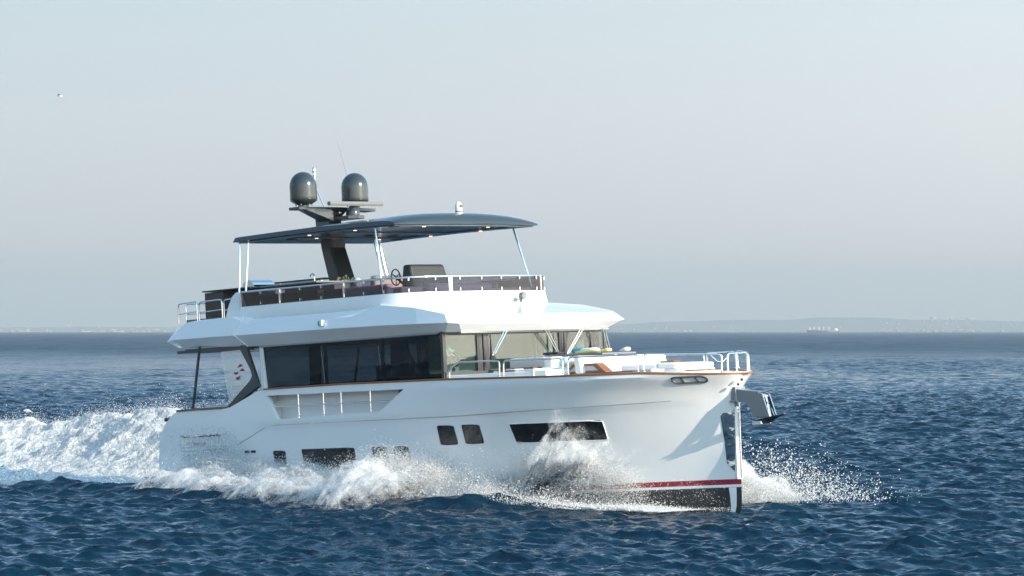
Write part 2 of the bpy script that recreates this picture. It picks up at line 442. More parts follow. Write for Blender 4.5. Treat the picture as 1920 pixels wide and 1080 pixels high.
# ------------------------------------------------------------------ mesh builder in yacht coordinates (X ahead, S starboard, Z up)
class B:
    """collects shapes in (X, S, Z); y of the mesh is -S"""
    def __init__(s, base=(0, 0, 0)): s.bm = bmesh.new(); s.base = base
    def v(s, p): return s.bm.verts.new((p[0] - s.base[0], -(p[1] - s.base[1]), p[2] - s.base[2]))
    def poly(s, pts):
        return s.bm.faces.new([s.v(p) for p in pts])
    def hexa(s, p):      # 8 corners: bottom 4, top 4
        v = [s.v(q) for q in p]
        for f in ((3, 2, 1, 0), (4, 5, 6, 7), (0, 1, 5, 4), (1, 2, 6, 5), (2, 3, 7, 6), (3, 0, 4, 7)):
            s.bm.faces.new([v[i] for i in f])
    def box(s, x0, x1, s0, s1, z0, z1):
        s.hexa([(x0, s0, z0), (x1, s0, z0), (x1, s1, z0), (x0, s1, z0), (x0, s0, z1), (x1, s0, z1), (x1, s1, z1), (x0, s1, z1)])
    def prism(s, pts, s0, s1):   # polygon [(X, Z)] extruded from S=s0 to s1
        a = [s.v((x, s0, z)) for x, z in pts]; b = [s.v((x, s1, z)) for x, z in pts]
        s.bm.faces.new(a); s.bm.faces.new(b[::-1])
        for i in range(len(pts)):
            j = (i + 1) % len(pts); s.bm.faces.new((a[j], a[i], b[i], b[j]))
    def slab(s, pts, z0, z1):    # polygon [(X, S)] extruded in Z
        a = [s.v((x, y, z0)) for x, y in pts]; b = [s.v((x, y, z1)) for x, y in pts]
        s.bm.faces.new(a[::-1]); s.bm.faces.new(b)
        for i in range(len(pts)):
            j = (i + 1) % len(pts); s.bm.faces.new((a[i], a[j], b[j], b[i]))
    def loft(s, rings, closed=True, caps=True):
        vs = [[s.v(p) for p in r] for r in rings]
        n = len(rings[0])
        for a, b in zip(vs[:-1], vs[1:]):
            for i in range(n if closed else n - 1):
                j = (i + 1) % n
                s.bm.faces.new((a[i], a[j], b[j], b[i]))
        if caps and closed:
            s.bm.faces.new(vs[0][::-1]); s.bm.faces.new(vs[-1])
        return vs
    def tube(s, pts, r, n=8, fillet=0.0, cap=True):
        P = [Vector(p) for p in pts]
        if fillet > 0 and len(P) > 2:
            Q = [P[0]]
            for a, b, c in zip(P[:-2], P[1:-1], P[2:]):
                d1 = (a - b); d2 = (c - b); f = min(fillet, d1.length * 0.45, d2.length * 0.45)
                p1 = b + d1.normalized() * f; p2 = b + d2.normalized() * f
                for t in (0, .25, .5, .75, 1): Q.append((1-t)**2 * p1 + 2*t*(1-t) * b + t*t * p2)
            Q.append(P[-1]); P = Q
        rings = []; up = Vector((0.13, 0.21, 0.97))
        for i, p in enumerate(P):
            d = (P[min(i+1, len(P)-1)] - P[max(i-1, 0)]).normalized()
            a = d.cross(up)
            if a.length < 0.1: a = d.cross(Vector((1, 0, 0)))
            a.normalize(); b = d.cross(a); up = a.cross(d)
            rr = r[i] if isinstance(r, (list, tuple)) else r
            rings.append([p + a * math.cos(2*math.pi*k/n) * rr + b * math.sin(2*math.pi*k/n) * rr for k in range(n)])
        s.loft(rings, True, cap)
    def lathe(s, c, prof, n=24, axis=(0, 0, 1)):   # prof [(r, h)] about axis at c
        ax = Vector(axis).normalized(); a = ax.orthogonal().normalized(); b = ax.cross(a); c = Vector(c)
        rings = []
        for r, h in prof:
            rings.append([c + ax * h + (a * math.cos(2*math.pi*k/n) + b * math.sin(2*math.pi*k/n)) * max(r, 1e-4) for k in range(n)])
        s.loft(rings, True, True)
    def ball(s, c, r, n=12, sq=(1, 1, 1)):
        prof = [(math.sin(math.pi*i/n), -math.cos(math.pi*i/n)) for i in range(n + 1)]
        rings = []
        for pr, h in prof:
            rings.append([(c[0] + r*sq[0]*pr*math.cos(2*math.pi*k/16), c[1] + r*sq[1]*pr*math.sin(2*math.pi*k/16), c[2] + r*sq[2]*h) for k in range(16)])
        s.loft(rings)
    def build(s, name, m, parent, smooth=None, bevel=0.0, seg=2, solid=0.0, offset=0.0, split=False):
        if split:      # every loose piece an object of its own
            bm = s.bm; bmesh.ops.remove_doubles(bm, verts=bm.verts, dist=1e-5); left = set(bm.verts); outs = []
            while left:
                st = [left.pop()]; isl = set(st)
                while st:
                    for e in st.pop().link_edges:
                        for q in e.verts:
                            if q in left: left.discard(q); isl.add(q); st.append(q)
                nb = B(s.base); mp = {q: nb.bm.verts.new(q.co) for q in isl}
                for f in {f for q in isl for f in q.link_faces}: nb.bm.faces.new([mp[q] for q in f.verts])
                outs.append(nb.build(name, m, parent, smooth, bevel, seg, solid, offset))
            bm.free(); return outs[0]
        bmesh.ops.remove_doubles(s.bm, verts=s.bm.verts, dist=1e-5)
        bmesh.ops.recalc_face_normals(s.bm, faces=s.bm.faces)
        me = bpy.data.meshes.new(name); s.bm.to_mesh(me); s.bm.free()
        me.materials.append(m)
        o = bpy.data.objects.new(name, me); COL.objects.link(o)
        if parent is not None: o.parent = parent
        if smooth is not None:
            me.polygons.foreach_set('use_smooth', np.ones(len(me.polygons), dtype=bool))
            try: me.set_sharp_from_angle(angle=R(smooth))
            except Exception: pass
        if solid:
            md = o.modifiers.new('solid', 'SOLIDIFY'); md.thickness = solid; md.offset = offset
        if bevel:
            md = o.modifiers.new('bevel', 'BEVEL'); md.width = bevel; md.segments = seg; md.limit_method = 'ANGLE'; md.angle_limit = R(35)
            md.harden_normals = False
        return o

yacht = bpy.data.objects.new('motor_yacht', None); COL.objects.link(yacht)
yacht.empty_display_size = 1
tag(yacht, 'white two-deck motor yacht with dark hardtop speeding through its own spray', 'yacht')
yacht.matrix_world = POSE

def thing(name, label, cat, base, group=None):
    o = bpy.data.objects.new(name, None); COL.objects.link(o)
    o.matrix_world = POSE @ Matrix.Translation((base[0], -base[1], base[2]))
    return tag(o, label, cat, group)

# ------------------------------------------------------------------ hull form
T_ST = [0, .15, .4, .8, 1.5, 2.5, 3.5, 5, 7, 9, 12, 17.2]
Z_LV = [-1.0, -0.4, 0, .6, 1.3, 2.05, 2.6, 3.1]
T_HB = [[0, .02, .04, .07, .12, .2, .3, .45, .6, .7, .7, .7],
        [0, .02, .05, .10, .24, .46, .75, 1.15, 1.65, 2.0, 2.2, 2.2],
        [0, .03, .07, .16, .38, .74, 1.12, 1.6, 2.1, 2.35, 2.5, 2.45],
        [0, .04, .11, .24, .52, .96, 1.4, 1.93, 2.4, 2.63, 2.75, 2.7],
        [0, .06, .16, .34, .7, 1.22, 1.7, 2.2, 2.58, 2.75, 2.82, 2.76],
        [0, .1, .27, .53, .98, 1.57, 2.02, 2.45, 2.72, 2.83, 2.86, 2.8],
        [0, .2, .42, .75, 1.25, 1.85, 2.25, 2.6, 2.8, 2.87, 2.88, 2.82],
        [0, .33, .62, .98, 1.5, 2.05, 2.4, 2.7, 2.85, 2.88, 2.88, 2.82]]
def x_stem(z):
    return float(cubic([-1.0, -.5, -.15, .3, 2.45, 2.75, 3.1], [-1.9, -.55, -.12, .04, .09, .16, .40], z))
def HB(x, z):
    t = x_stem(z) - x
    if t <= 0: return 0.0
    row = [float(cubic(T_ST, r_, t)) for r_ in T_HB]
    b = float(cubic(Z_LV, row, z))
    return b + 0.028 * float(smooth(2.43, 2.475, z)) * float(smooth(0.2, 1.5, t)) * float(smooth(13.6, 12.4, t)) 
def ZT(x):
    return float(np.interp(x, [-16.93, -16.90, -16.86, -16.78, -16.62, -16.42, -16.2, -15.98, -14.1, -13.9, -12.75, -12.55, -9.7, -6, -3.6, -1.3, -.35, .36],
                              [0.95, 1.3, 1.75, 2.16, 2.45, 2.67, 2.82, 2.90, 2.91, 2.93, 3.30, 3.30, 3.31, 3.27, 3.21, 3.17, 3.10, 3.05]))
def stations(n=90):
    a = [0, .015, .04, .08, .12, .17, .23, .3, .38, .5, .65, .8, 1.0, 1.25, 1.5, 1.8, 2.1, 2.5]
    a += list(np.arange(2.9, 17.3, 0.35))
    return a
XS = [-16.93, -16.90, -16.86, -16.82, -16.78, -16.7, -16.62, -16.52, -16.42, -16.3, -16.2, -16.1, -15.98, -15.6, -15.1, -14.6, -14.1, -13.9, -13.6, -13.3, -13.0, -12.75, -12.55] + \
     list(np.arange(-12.3, -2.6, 0.32)) + [-2.4, -2.1, -1.8, -1.55, -1.3, -1.1, -.9, -.72, -.56, -.42, -.3]
def hull_points(x, z):
    """surface point for a nominal station x (compressed forward so that every level reaches its own stem)"""
    return (x, HB(x, z), z)
def band(zlo, zhi, nz, zt=False, side=1):
    """grid of a strip of the hull between two levels"""
    rows = []
    ts = [0.0, .02, .05, .09, .14, .2, .27]
    for k in range(nz + 1):
        row = []
        for x in XS:
            hi = ZT(x) if zt else zhi
            lo = min(zlo, hi - 0.02) if zt else zlo
            z = lo + (hi - lo) * k / nz
            row.append((x, side * HB(x, z), z))
        # forward part measured from the stem of each level
        hi = ZT(0.2) if zt else zhi
        z = zlo + (hi - zlo) * k / nz
        x0 = XS[-1]; xs_ = x_stem(z)
        for f in (0.12, .24, .36, .48, .6, .7, .8, .88, .94, .98, 1.0):
            x = x0 + (xs_ - x0) * f
            zz = z
            row.append((x, side * HB(x, zz), zz))
        rows.append(row)
    return rows
def grid(b, rows):
    vs = [[b.v(p) for p in r] for r in rows]
    for a, c in zip(vs[:-1], vs[1:]):
        for i in range(len(a) - 1):
            try: b.bm.faces.new((a[i], a[i+1], c[i+1], c[i]))
            except ValueError: pass

# topsides: boolean cut for the side-deck opening, both sides
OPEN = [(-12.45, 3.16), (-12.08, 2.585), (-8.42, 2.645), (-7.56, 3.125)]
parts = bmesh.new()
for sd in (1, -1):
    b = B(); rows = band(0.78, 0, 30, True, sd); grid(b, rows)
    hs_ = b.build('side', M['gel'], None)
    cut = B(); cut.prism(OPEN, sd * 2.40, sd * 3.3)
    if sd == 1: cut.prism([(-15.90, 2.31), (-15.90, 1.91), (-14.33, 1.93), (-14.33, 2.31)], 2.64, 3.2)
    cutter = cut.build('cutter', M['gel'], None)
    md = hs_.modifiers.new('s', 'SOLIDIFY'); md.thickness = 0.09; md.offset = -1
    md = hs_.modifiers.new('b', 'BOOLEAN'); md.object = cutter; md.operation = 'DIFFERENCE'; md.solver = 'EXACT'
    dg = bpy.context.evaluated_depsgraph_get(); dg.update()
    nm = bpy.data.meshes.new_from_object(hs_.evaluated_get(dg)); parts.from_mesh(nm)
    print('hull side', sd, len(nm.vertices), len(hs_.data.vertices))
    bpy.data.objects.remove(hs_); bpy.data.objects.remove(cutter)
nm = bpy.data.meshes.new('hull'); parts.to_mesh(nm); parts.free(); nm.materials.append(M['gel'])
hull = bpy.data.objects.new('hull', nm); COL.objects.link(hull); hull.parent = yacht
nm.polygons.foreach_set('use_smooth', np.ones(len(nm.polygons), dtype=bool)); nm.set_sharp_from_angle(angle=R(28))

def strip(name, z0, z1, n, m):
    b = B()
    for sd in (1, -1): grid(b, band(z0, z1, n, False, sd))
    return b.build(name, m, hull, smooth=50)
strip('boot_stripe', 0.665, 0.78, 2, M['red'])
strip('white_line', 0.605, 0.665, 1, M['gel'])
strip('hull_bottom', -1.0, 0.605, 12, M['black'])

b = B()   # transom, inner deck lids
b.loft([[(-16.86, -2.70, -.9), (-16.86, 2.70, -.9), (-16.86, 2.72, 1.2), (-16.86, -2.72, 1.2)], [(-16.6, -2.7, -.9), (-16.6, 2.7, -.9), (-16.3, 2.7, 2.2), (-16.3, -2.7, 2.2)]])
b.box(-16.3, -13.0, -2.72, 2.72, 1.9, 2.2)
b.build('transom', M['gel'], hull, bevel=0.02)
b = B()
pts = [(x, HB(x, 2.84) - .08) for x in XS if x > -7.3]
b.slab(pts + [(x, -s_) for x, s_ in pts[::-1]], 2.86, 3.03)
b.build('foredeck', M['gelmatt'], yacht)

# teak rail along the sheer
def sheer(x, inset=0.0, dz=0.0, sd=1): 
    z = ZT(x); return (x, sd * max(HB(x, z - 0.003) - inset, 0), z + dz)
b = B()
XR = [x for x in XS if -12.6 < x] + [-.2, -.1, 0.0, .1, .18, .25, .31, .355]
outer = [sheer(x, -0.025) for x in XR]; inner = [sheer(x, 0.13) for x in XR]
outer[-1] = (0.43, 0.03, outer[-1][2]); inner[-1] = (0.30, 0.0, inner[-1][2])
ring = lambda o, i, d: [[(p[0], p[1], p[2]), (p[0], p[1], p[2] + d), (q[0], q[1], q[2] + d), (q[0], q[1], q[2])] for p, q in zip(o, i)]
rs = ring(outer, inner, 0.042)
rs2 = [[(p[0], -p[1], p[2]) for p in r_] for r_ in rs[::-1]]
b.loft(rs + rs2)
b.build('toe_rail', M['teak'], yacht, smooth=35, bevel=0.012)
b = B()
for sd in (1, -1):
    xs_ = [-16.0, -15.5, -15, -14.5, -14.15]
    o_ = [sheer(x, -.03, 0, sd) for x in xs_]; i_ = [(p[0], p[1] - sd * .34, p[2]) for p in o_]
    b.loft(ring(o_, i_, 0.05))
b.build('cockpit_capping', M['teakgrey'], yacht, bevel=0.01, split=True)

def on_hull(poly, name, m, parent, proud=0.006, nx=8, rounding=0.05, frame=None):
    """panel lying on the hull; poly = 4 corners (X, Z): top aft, top fwd, bottom fwd, bottom aft"""
    b = B()
    (xa, za), (xb, zb), (xc, zc), (xd, zd) = poly
    def P(u, v):
        x = (xa*(1-u) + xb*u)*(1-v) + (xd*(1-u) + xc*u)*v; z = (za*(1-u) + zb*u)*(1-v) + (zd*(1-u) + zc*u)*v
        return x, z
    ru = rounding / math.hypot(xb - xa, zb - za); rv = rounding / math.hypot(xd - xa, zd - za)
    us = [0, ru*.3, ru] + list(np.linspace(ru, 1 - ru, nx))[1:-1] + [1-ru, 1 - ru*.3, 1]
    rows = []
    for v in (0, rv*.3, rv, .35, .65, 1-rv, 1 - rv*.3, 1):
        row = []
        for u in us:
            uu = u
            dv = min(v, 1-v)
            k = 0 if dv >= rv*.99 else (ru if dv < 1e-6 else ru*.3)
            uu = min(max(u, k), 1 - k)
            x, z = P(uu, v); row.append((x, HB(x, z) + proud, z))
        rows.append(row)
    grid(b, rows)
    o = b.build(name, m, parent, smooth=60, solid=0.012, offset=0)
    if frame:
        b = B(); loop = []
        for u in np.linspace(0.0, 1.0, nx + 1)[:-1]: loop.append(P(min(max(u, ru*.4), 1-ru*.4), 0))
        for v in (rv*.5, .5, 1-rv*.5): loop.append(P(1, v))
        for u in np.linspace(1, 0, nx + 1)[:-1]: loop.append(P(min(max(u, ru*.4), 1-ru*.4), 1))
        for v in (1-rv*.5, .5, rv*.5): loop.append(P(0, v))
        loop.append(loop[0])
        b.tube([(x, HB(x, z) + proud + .002, z) for x, z in loop], 0.011, 6, cap=False)
        b.build('window_frame', frame, o, smooth=60)
    return o

WIN = [[(-4.62, 2.22), (-2.46, 2.20), (-2.50, 1.765), (-4.56, 1.78)],
       [(-6.66, 2.25), (-6.18, 2.24), (-6.15, 1.82), (-6.64, 1.81)], [(-5.93, 2.24), (-5.44, 2.235), (-5.42, 1.82), (-5.91, 1.81)],
       [(-11.30, 1.84), (-9.45, 1.835), (-9.42, 1.36), (-11.19, 1.36)],
       [(-8.84, 1.82), (-8.36, 1.82), (-8.32, 1.375), (-8.80, 1.365)], [(-8.15, 1.81), (-7.68, 1.81), (-7.65, 1.37), (-8.12, 1.37)],
       [(-12.34, 1.83), (-11.91, 1.83), (-11.88, 1.40), (-12.30, 1.40)]]
for i, wn in enumerate(WIN):
    on_hull(wn, 'hull_window', M['hullglass'], hull, frame=M['gel'] if i == 0 else M['dark'], nx=8 if i in (0, 3) else 3)
# recessed garage flap in the quarter, vents, fairlead
b = B(); b.hexa([(-15.87, 2.70, 1.92), (-14.36, 2.72, 1.94), (-14.36, 2.755, 1.94), (-15.87, 2.745, 1.92), (-15.87, 2.70, 2.25), (-14.36, 2.72, 2.25), (-14.36, 2.765, 2.25), (-15.87, 2.755, 2.25)])
sd_ = b.build('side_flap', M['gel'], hull, bevel=0.01)
b = B(); lp = [(-15.92, 1.905), (-15.92, 2.305), (-14.32, 2.305), (-14.32, 1.925), (-15.92, 1.905)]
b.tube([(x, HB(x, z) + .001, z) for x, z in lp], .007, 5, cap=False); b.build('flap_edge', M['seam'], sd_)
# raised ship name, half hidden by spray: small grey strokes then a red mark
b = B(); xx = -15.72
LET = {'S': [(0,0,.5,.0),(.5,0,.5,.5),(0,.5,.5,.5),(0,.5,0,1),(0,1,.5,1)], 'I': [(.2,0,.2,1)], 'R': [(0,0,0,1),(0,1,.5,1),(.5,1,.5,.5),(0,.5,.5,.5),(.2,.5,.5,0)],
       'E': [(0,0,0,1),(0,1,.5,1),(0,.5,.4,.5),(0,0,.5,0)], 'N': [(0,0,0,1),(0,1,.5,0),(.5,0,.5,1)], 'A': [(0,0,.25,1),(.25,1,.5,0),(.12,.4,.4,.4)]}
for ch in 'SIRENA':
    for (u0, v0, u1, v1) in LET[ch]:
        b.tube([(xx + u0*.13, 2.772, 2.02 + v0*.10), (xx + u1*.13, 2.772, 2.02 + v1*.10)], 0.009, 5)
    xx += 0.085 if ch == 'I' else 0.105
b.build('name_lettering', M['seam'], sd_)
b = B(); b.tube([(xx + .02, 2.772, 2.03), (xx + .05, 2.772, 2.12), (xx + .09, 2.772, 2.08)], 0.012, 5); b.build('name_mark', M['red'], sd_)
for xa in (-13.42, -13.18):
    on_hull([(xa, 1.87), (xa + .17, 1.87), (xa + .17, 1.81), (xa, 1.81)], 'vent', M['dark'], hull, nx=2, rounding=0.015)
def bead(pts, r, name, m, parent):
    b = B(); b.tube([(x, HB(x, z) + .003, z) for x, z in pts], r, 6); return b.build(name, m, parent, smooth=60)
bead([(-13.70, 2.02), (-13.1, 2.22), (-12.53, 2.425)] + [(x, 2.45 + 0.02*max(0, x+6)) for x in np.arange(-12.2, -.7, .4)], 0.007, 'moulding_line', M['seam'], hull)
# fairlead in the bow
for sd in (1,):
    fx0, fx1, fz = -0.68, -0.26, 3.01
    b = B(); lp = []
    for k in range(24):
        a = 2*math.pi*k/24
        u = (fx0+fx1)/2 + (.20*(1 if math.cos(a) > 0 else -1) + .085*math.cos(a)); z = fz - .02 + .065*math.sin(a)
        lp.append((u, HB(u, z) + .012, z))
    lp.append(lp[0]); b.tube(lp, 0.022, 6, cap=False)
    for u in ((fx0+fx1)/2 - .12, (fx0+fx1)/2 + .12): b.tube([(u, HB(u, fz-.08) + .01, fz-.08), (u, HB(u, fz+.04) + .01, fz+.04)], 0.018, 6)
    fl = b.build('fairlead', M['bronze'], hull, smooth=60)
# polished stem plate (starboard and port leaf)
b = B()
PL = [(2.49, .02, .06), (2.17, -.24, .10), (1.6, -.24, .10), (1.13, -.24, .10), (.84, .02, .06)]
for sd in (1, -1):
    rows = []
    for z, xa, _ in PL:
        xs_ = x_stem(z)
        rows.append([(xa + (xs_ - xa) * f, sd * (HB(xa + (xs_ - xa) * f, z) + .007), z) for f in (0, .25, .5, .75, .9)] + [(xs_ + .008, sd * .004, z)])
    full = []
    for a, c in zip(rows[:-1], rows[1:]):
        for k in range(4):
            full.append([tuple(p[i] + (q[i] - p[i]) * k/4 for i in range(3)) for p, q in zip(a, c)])
    full.append(rows[-1])
    grid(b, full)
b.build('stem_plate', M['steelw'], hull, smooth=40)
b = B(); b.tube([(x_stem(z) + .012, 0, z) for z in np.arange(.80, 2.55, .15)], 0.022, 8); b.build('stem_band', M['steel'], hull, smooth=60)
b = B()
for sd in (1, -1):   # white draught panel on the dark forefoot
    rows = [[(x, sd*(HB(x, z) + .005), z) for x in (x_stem(z) - .30 + .10*(.6 - z), x_stem(z) - .20, x_stem(z) - .12)] for z in (.60, .4, .2, .02)]
    grid(b, rows)
b.build('forefoot_panel', M['gel'], hull)

# side walkway seen through the opening
b = B(); b.box(-13.0, -7.9, 2.32, 2.42, 2.5, 3.205); b.box(-13.0, -7.0, 2.1, 2.80, 2.48, 2.56)
b.hexa([(-12.75, 2.2, 2.5), (-12.2, 2.78, 2.5), (-12.1, 2.78, 2.5), (-12.65, 2.1, 2.5), (-12.95, 2.2, 3.25), (-12.6, 2.78, 3.25), (-12.5, 2.78, 3.25), (-12.85, 2.1, 3.25)])
b.box(-13.0, -7.3, 2.43, 2.78, 3.17, 3.205)
b.build('side_walkway', M['gel'], yacht, bevel=0.01)
b = B(); b.box(-7.9, -7.4, 2.15, 2.74, 2.56, 3.18); b.build('walkway_recess', M['dark'], yacht)
sr = B(); sr.tube([(-12.68, 2.78, 2.90), (-12.4, 2.84, 2.90), (-8.1, 2.84, 2.865), (-7.95, 2.80, 2.87)], 0.017, 8); sr = sr.build('side_rail', M['steel'], yacht, smooth=60)
for x in (-11.36, -10.45, -9.82, -8.79):
    b = B(); b.tube([(x, 2.83, 2.60), (x, 2.83, 3.17)], 0.023, 10); b.lathe((x, 2.83, 2.60), [(.045, 0), (.045, .02), (.02, .06)], 12); b.build('stanchion', M['steel'], sr, smooth=50)

# swim platform
b = B(); b.slab([(-16.8, -2.6), (-16.8, 2.6), (-18.2, 2.6), (-18.45, 2.4), (-18.5, 0), (-18.45, -2.4), (-18.2, -2.6)], .86, 1.13)
sp = b.build('swim_platform', M['gel'], yacht, bevel=0.03)
b = B(); b.slab([(-16.9, -2.55), (-16.9, 2.55), (-18.18, 2.55), (-18.4, 2.35), (-18.44, 0), (-18.4, -2.35), (-18.18, -2.55)], 1.134, 1.15); b.build('platform_decking', M['teakgrey'], sp)
for x in (-17.85, -17.62):
    b = B(); b.hexa([(x-.03, 2.40, 1.15), (x+.03, 2.40, 1.15), (x+.03, 2.46, 1.15), (x-.03, 2.46, 1.15), (x-.06, 2.38, 1.31), (x+.03, 2.38, 1.31), (x+.03, 2.46, 1.31), (x-.06, 2.46, 1.31)]); b.build('cleat', M['dark'], sp, bevel=.008)
b = B(); b.tube([(-16.45, 2.62, 2.62), (-16.55, 2.62, 2.74), (-16.72, 2.62, 2.72)], 0.03, 8); b.ball((-16.72, 2.62, 2.72), .05); b.build('stern_fitting', M['dark'], hull)

# ------------------------------------------------------------------ deckhouse
dh = B(); dh.box(-12.90, -6.9, -2.45, 2.45, 2.9, 3.05)
dh = dh.build('deckhouse', M['gel'], yacht)
SW = 2.60
FRONT = [(-6.46, SW), (-6.36, 1.68), (-6.32, 1.33), (-6.22, -.85), (-6.21, -1.08), (-6.28, -1.9), (-6.42, -SW)]
ZB, ZTp = 3.32, 4.42
def wall(b, x0, s0, x1, s1, z0, z1, t=0.05):
    d = Vector((x1 - x0, s1 - s0)).normalized(); n = Vector((-d.y, d.x)) * t
    b.slab([(x0, s0), (x1, s1), (x1 + n.x, s1 + n.y), (x0 + n.x, s0 + n.y)], z0, z1)
# side glass: one long dark panel per side, divided by slim mullions
for sd in (1, -1):
    for xa_, xb_ in ((-12.86, -10.76), (-10.74, -8.73), (-8.71, -6.60)):
        b = B(); b.hexa([(xa_, sd*2.488, ZB), (xb_, sd*2.488, ZB), (xb_, sd*2.500, ZB), (xa_, sd*2.500, ZB), (xa_, sd*2.593, ZTp), (xb_, sd*2.593, ZTp), (xb_, sd*2.605, ZTp), (xa_, sd*2.605, ZTp)]); b.build('side_window', M['sideglass'], dh)
    b = B(); b.box(-12.98, -12.855, sd * 2.56 - .05, sd * 2.56 + .05, 3.0, ZTp + .02); b.build('corner_post', M['plast'], dh, bevel=.01)
    b = B()
    for x in (-10.75, -8.72, -6.62): b.box(x - .045, x + .045, sd * 2.44 - .02, sd * 2.44 + .02, ZB, ZTp)
    b.box(-12.86, -6.6, sd*2.54 - .02, sd*2.54 + .02, ZTp - .09, ZTp); b.box(-12.86, -6.6, sd*2.45 - .02, sd*2.45 + .02, ZB, ZB + .05)
    b.build('mullion', M['dark'], dh, split=True)
b = B(); b.box(-12.9, -6.7, -2.60, 2.60, 3.21, 3.32); b.box(-12.85, -6.7, -2.55, 2.40, 3.04, 3.21); b.build('window_sill', M['gel'], dh, bevel=.01)
# windscreen: dark frame with four lights
fr = B()
def fseg(p, q, z0, z1): wall(fr, p[0], p[1], q[0], q[1], z0, z1, 0.05)
lerp2 = lambda p, q, t: (p[0] + (q[0]-p[0])*t, p[1] + (q[1]-p[1])*t)
for p, q in zip(FRONT[:-1], FRONT[1:]):
    fseg(p, q, ZTp - .13, ZTp); fseg(p, q, 3.05, 3.46 if p[1] > 1.2 else 3.42)
for p, w_ in ((FRONT[0], .05), (FRONT[6], .07)): fr.box(p[0] - .05, p[0] + .022, p[1] - w_, p[1] + w_, 3.05, ZTp)
fr.box(-6.42, -6.31, 1.33, 1.50, 3.05, ZTp); fr.box(-6.43, -6.33, 1.52, 1.68, 3.05, ZTp); fr.box(-6.29, -6.195, -1.09, -.84, 3.05, ZTp)
wf = fr.build('windscreen_frame', M['bronze'], dh, bevel=.006)
for k, (a_, c_) in enumerate([(0, 1), (2, 3), (4, 6)]):
    b = B()
    for i in range(a_, c_): wall(b, FRONT[i][0] - .012, FRONT[i][1], FRONT[i+1][0] - .012, FRONT[i+1][1], 3.44, ZTp - .12, 0.01)
    b.build('windscreen', M['frontglass'], dh)
# interior seen through the glass
b = B(); b.box(-12.8, -6.6, -2.4, 2.4, 3.055, 3.10); b.build('saloon_floor', M['wood'], dh)
b = B(); b.box(-8.65, -8.6, -2.35, 1.1, 3.1, 4.36); b.box(-8.6, -6.9, -2.50, -2.45, 3.1, 4.36); b.box(-12.8, -6.5, -2.4, 2.4, 4.385, 4.41)
b.build('interior_bulkhead', M['cream'], dh)
b = B()
for x0, x1, s_ in ((-8.55, -7.95, 2.34), (-11.5, -11.1, 2.3)):
    pts = []
    for k in range(25): 
        u = k / 24; pts.append((x0 + (x1 - x0) * u, s_ + .03 * math.sin(u * 38)))
    vs = [[(x, s__, z) for x, s__ in pts] for z in (3.12, 3.5, 3.9, 4.36)]
    grid(b, vs)
b.build('curtain', M['cream'], dh, smooth=60, solid=.01, split=True)
b = B()
for s0, s1, x in ((-1.75, -1.45, -7.3), (1.95, 2.15, -7.0), (-2.35, -2.15, -6.9)):
    pts = [(x + .02 * math.sin(k * 1.9), s0 + (s1 - s0) * k / 16) for k in range(17)]
    grid(b, [[(xx_, s__, z) for xx_, s__ in pts] for z in (3.12, 3.6, 4.37)])
b.build('front_curtain', M['cream'], dh, smooth=60, solid=.01, split=True)
b = B(); b.box(-7.5, -6.45, -2.3, 2.3, 3.1, 3.44); b.box(-10.4, -9.0, -1.6, 1.2, 3.1, 3.75); b.build('dashboard', M['vinylg'], dh, bevel=.03)
b = B(); b.box(-6.95, -6.75, -.45, -.2, 3.44, 3.56); b.box(-6.95, -6.75, -.9, -.55, 3.44, 3.62); b.build('dash_instrument', M['plast'], dh, bevel=.01, split=True)
# teak strip below the side windows
b = B(); b.box(-12.98, -6.3, 2.59, 2.66, 3.275, 3.315); b.build('window_capping', M['teakgrey'], dh)

# pantograph wipers
for (s0, z0, s1, z1, bl) in ((1.05, 4.41, 1.42, 3.83, 1.44), (-.18, 4.41, -.66, 3.80, -.58), (-1.42, 4.39, -.99, 3.80, -.93), (-2.12, 4.38, -2.36, 3.82, -2.38)):
    b = B()
    for o_ in (0, -.09): b.tube([(-6.02, s0 + o_, z0), (-6.10, s1 + o_*.7, z1)], 0.013, 6)
    b.ball((-6.10, s1, z1 - .02), .03, 8)
    wp = b.build('wiper', M['steel'], yacht, smooth=60)
    b = B(); b.tube([(-6.13, bl, 3.62), (-6.13, bl, 3.80), (-6.13, bl, 4.28)], [.03, .035, .008], 6); b.build('wiper_blade', M['rubber'], wp)

# ------------------------------------------------------------------ roof overhang (flybridge moulding)
def ring_plan(pts):   # half outline aft -> forward (X, S, Z), mirrored to a closed ring
    return pts + [(x, -s_, z) for x, s_, z in pts[::-1]]
XA = [-16.4, -16.3, -15.6, -14.9, -14.2, -13.6, -13.3, -12, -10.5, -9.33, -8.44, -7.29, -6.35, -6.05, -6.0, -5.98]
def half(fS, fZ, fX=lambda i, x: x):
    return [(fX(i, x), fS(i, x), fZ(i, x)) for i, x in enumerate(XA)]
iS0 = lambda i, x: [1.2, 2.35, 2.60, 2.66, 2.66, 2.66, 2.62, 2.62, 2.62, 2.62, 2.62, 2.62, 2.62, 2.35, 1.4, .5][i]
R0 = ring_plan(half(iS0, lambda i, x: [4.49, 4.49, 4.48, 4.47, 4.42, 4.40, 4.375, 4.365, 4.36, 4.36, 4.365, 4.365, 4.36, 4.35, 4.345, 4.345][i],
                    lambda i, x: [-16.42, -16.40, -15.9, -15.1, -14.35, -13.65, -13.3, -12, -10.5, -9.2, -8.2, -7.2, -6.35, -6.12, -6.05, -6.02][i]))
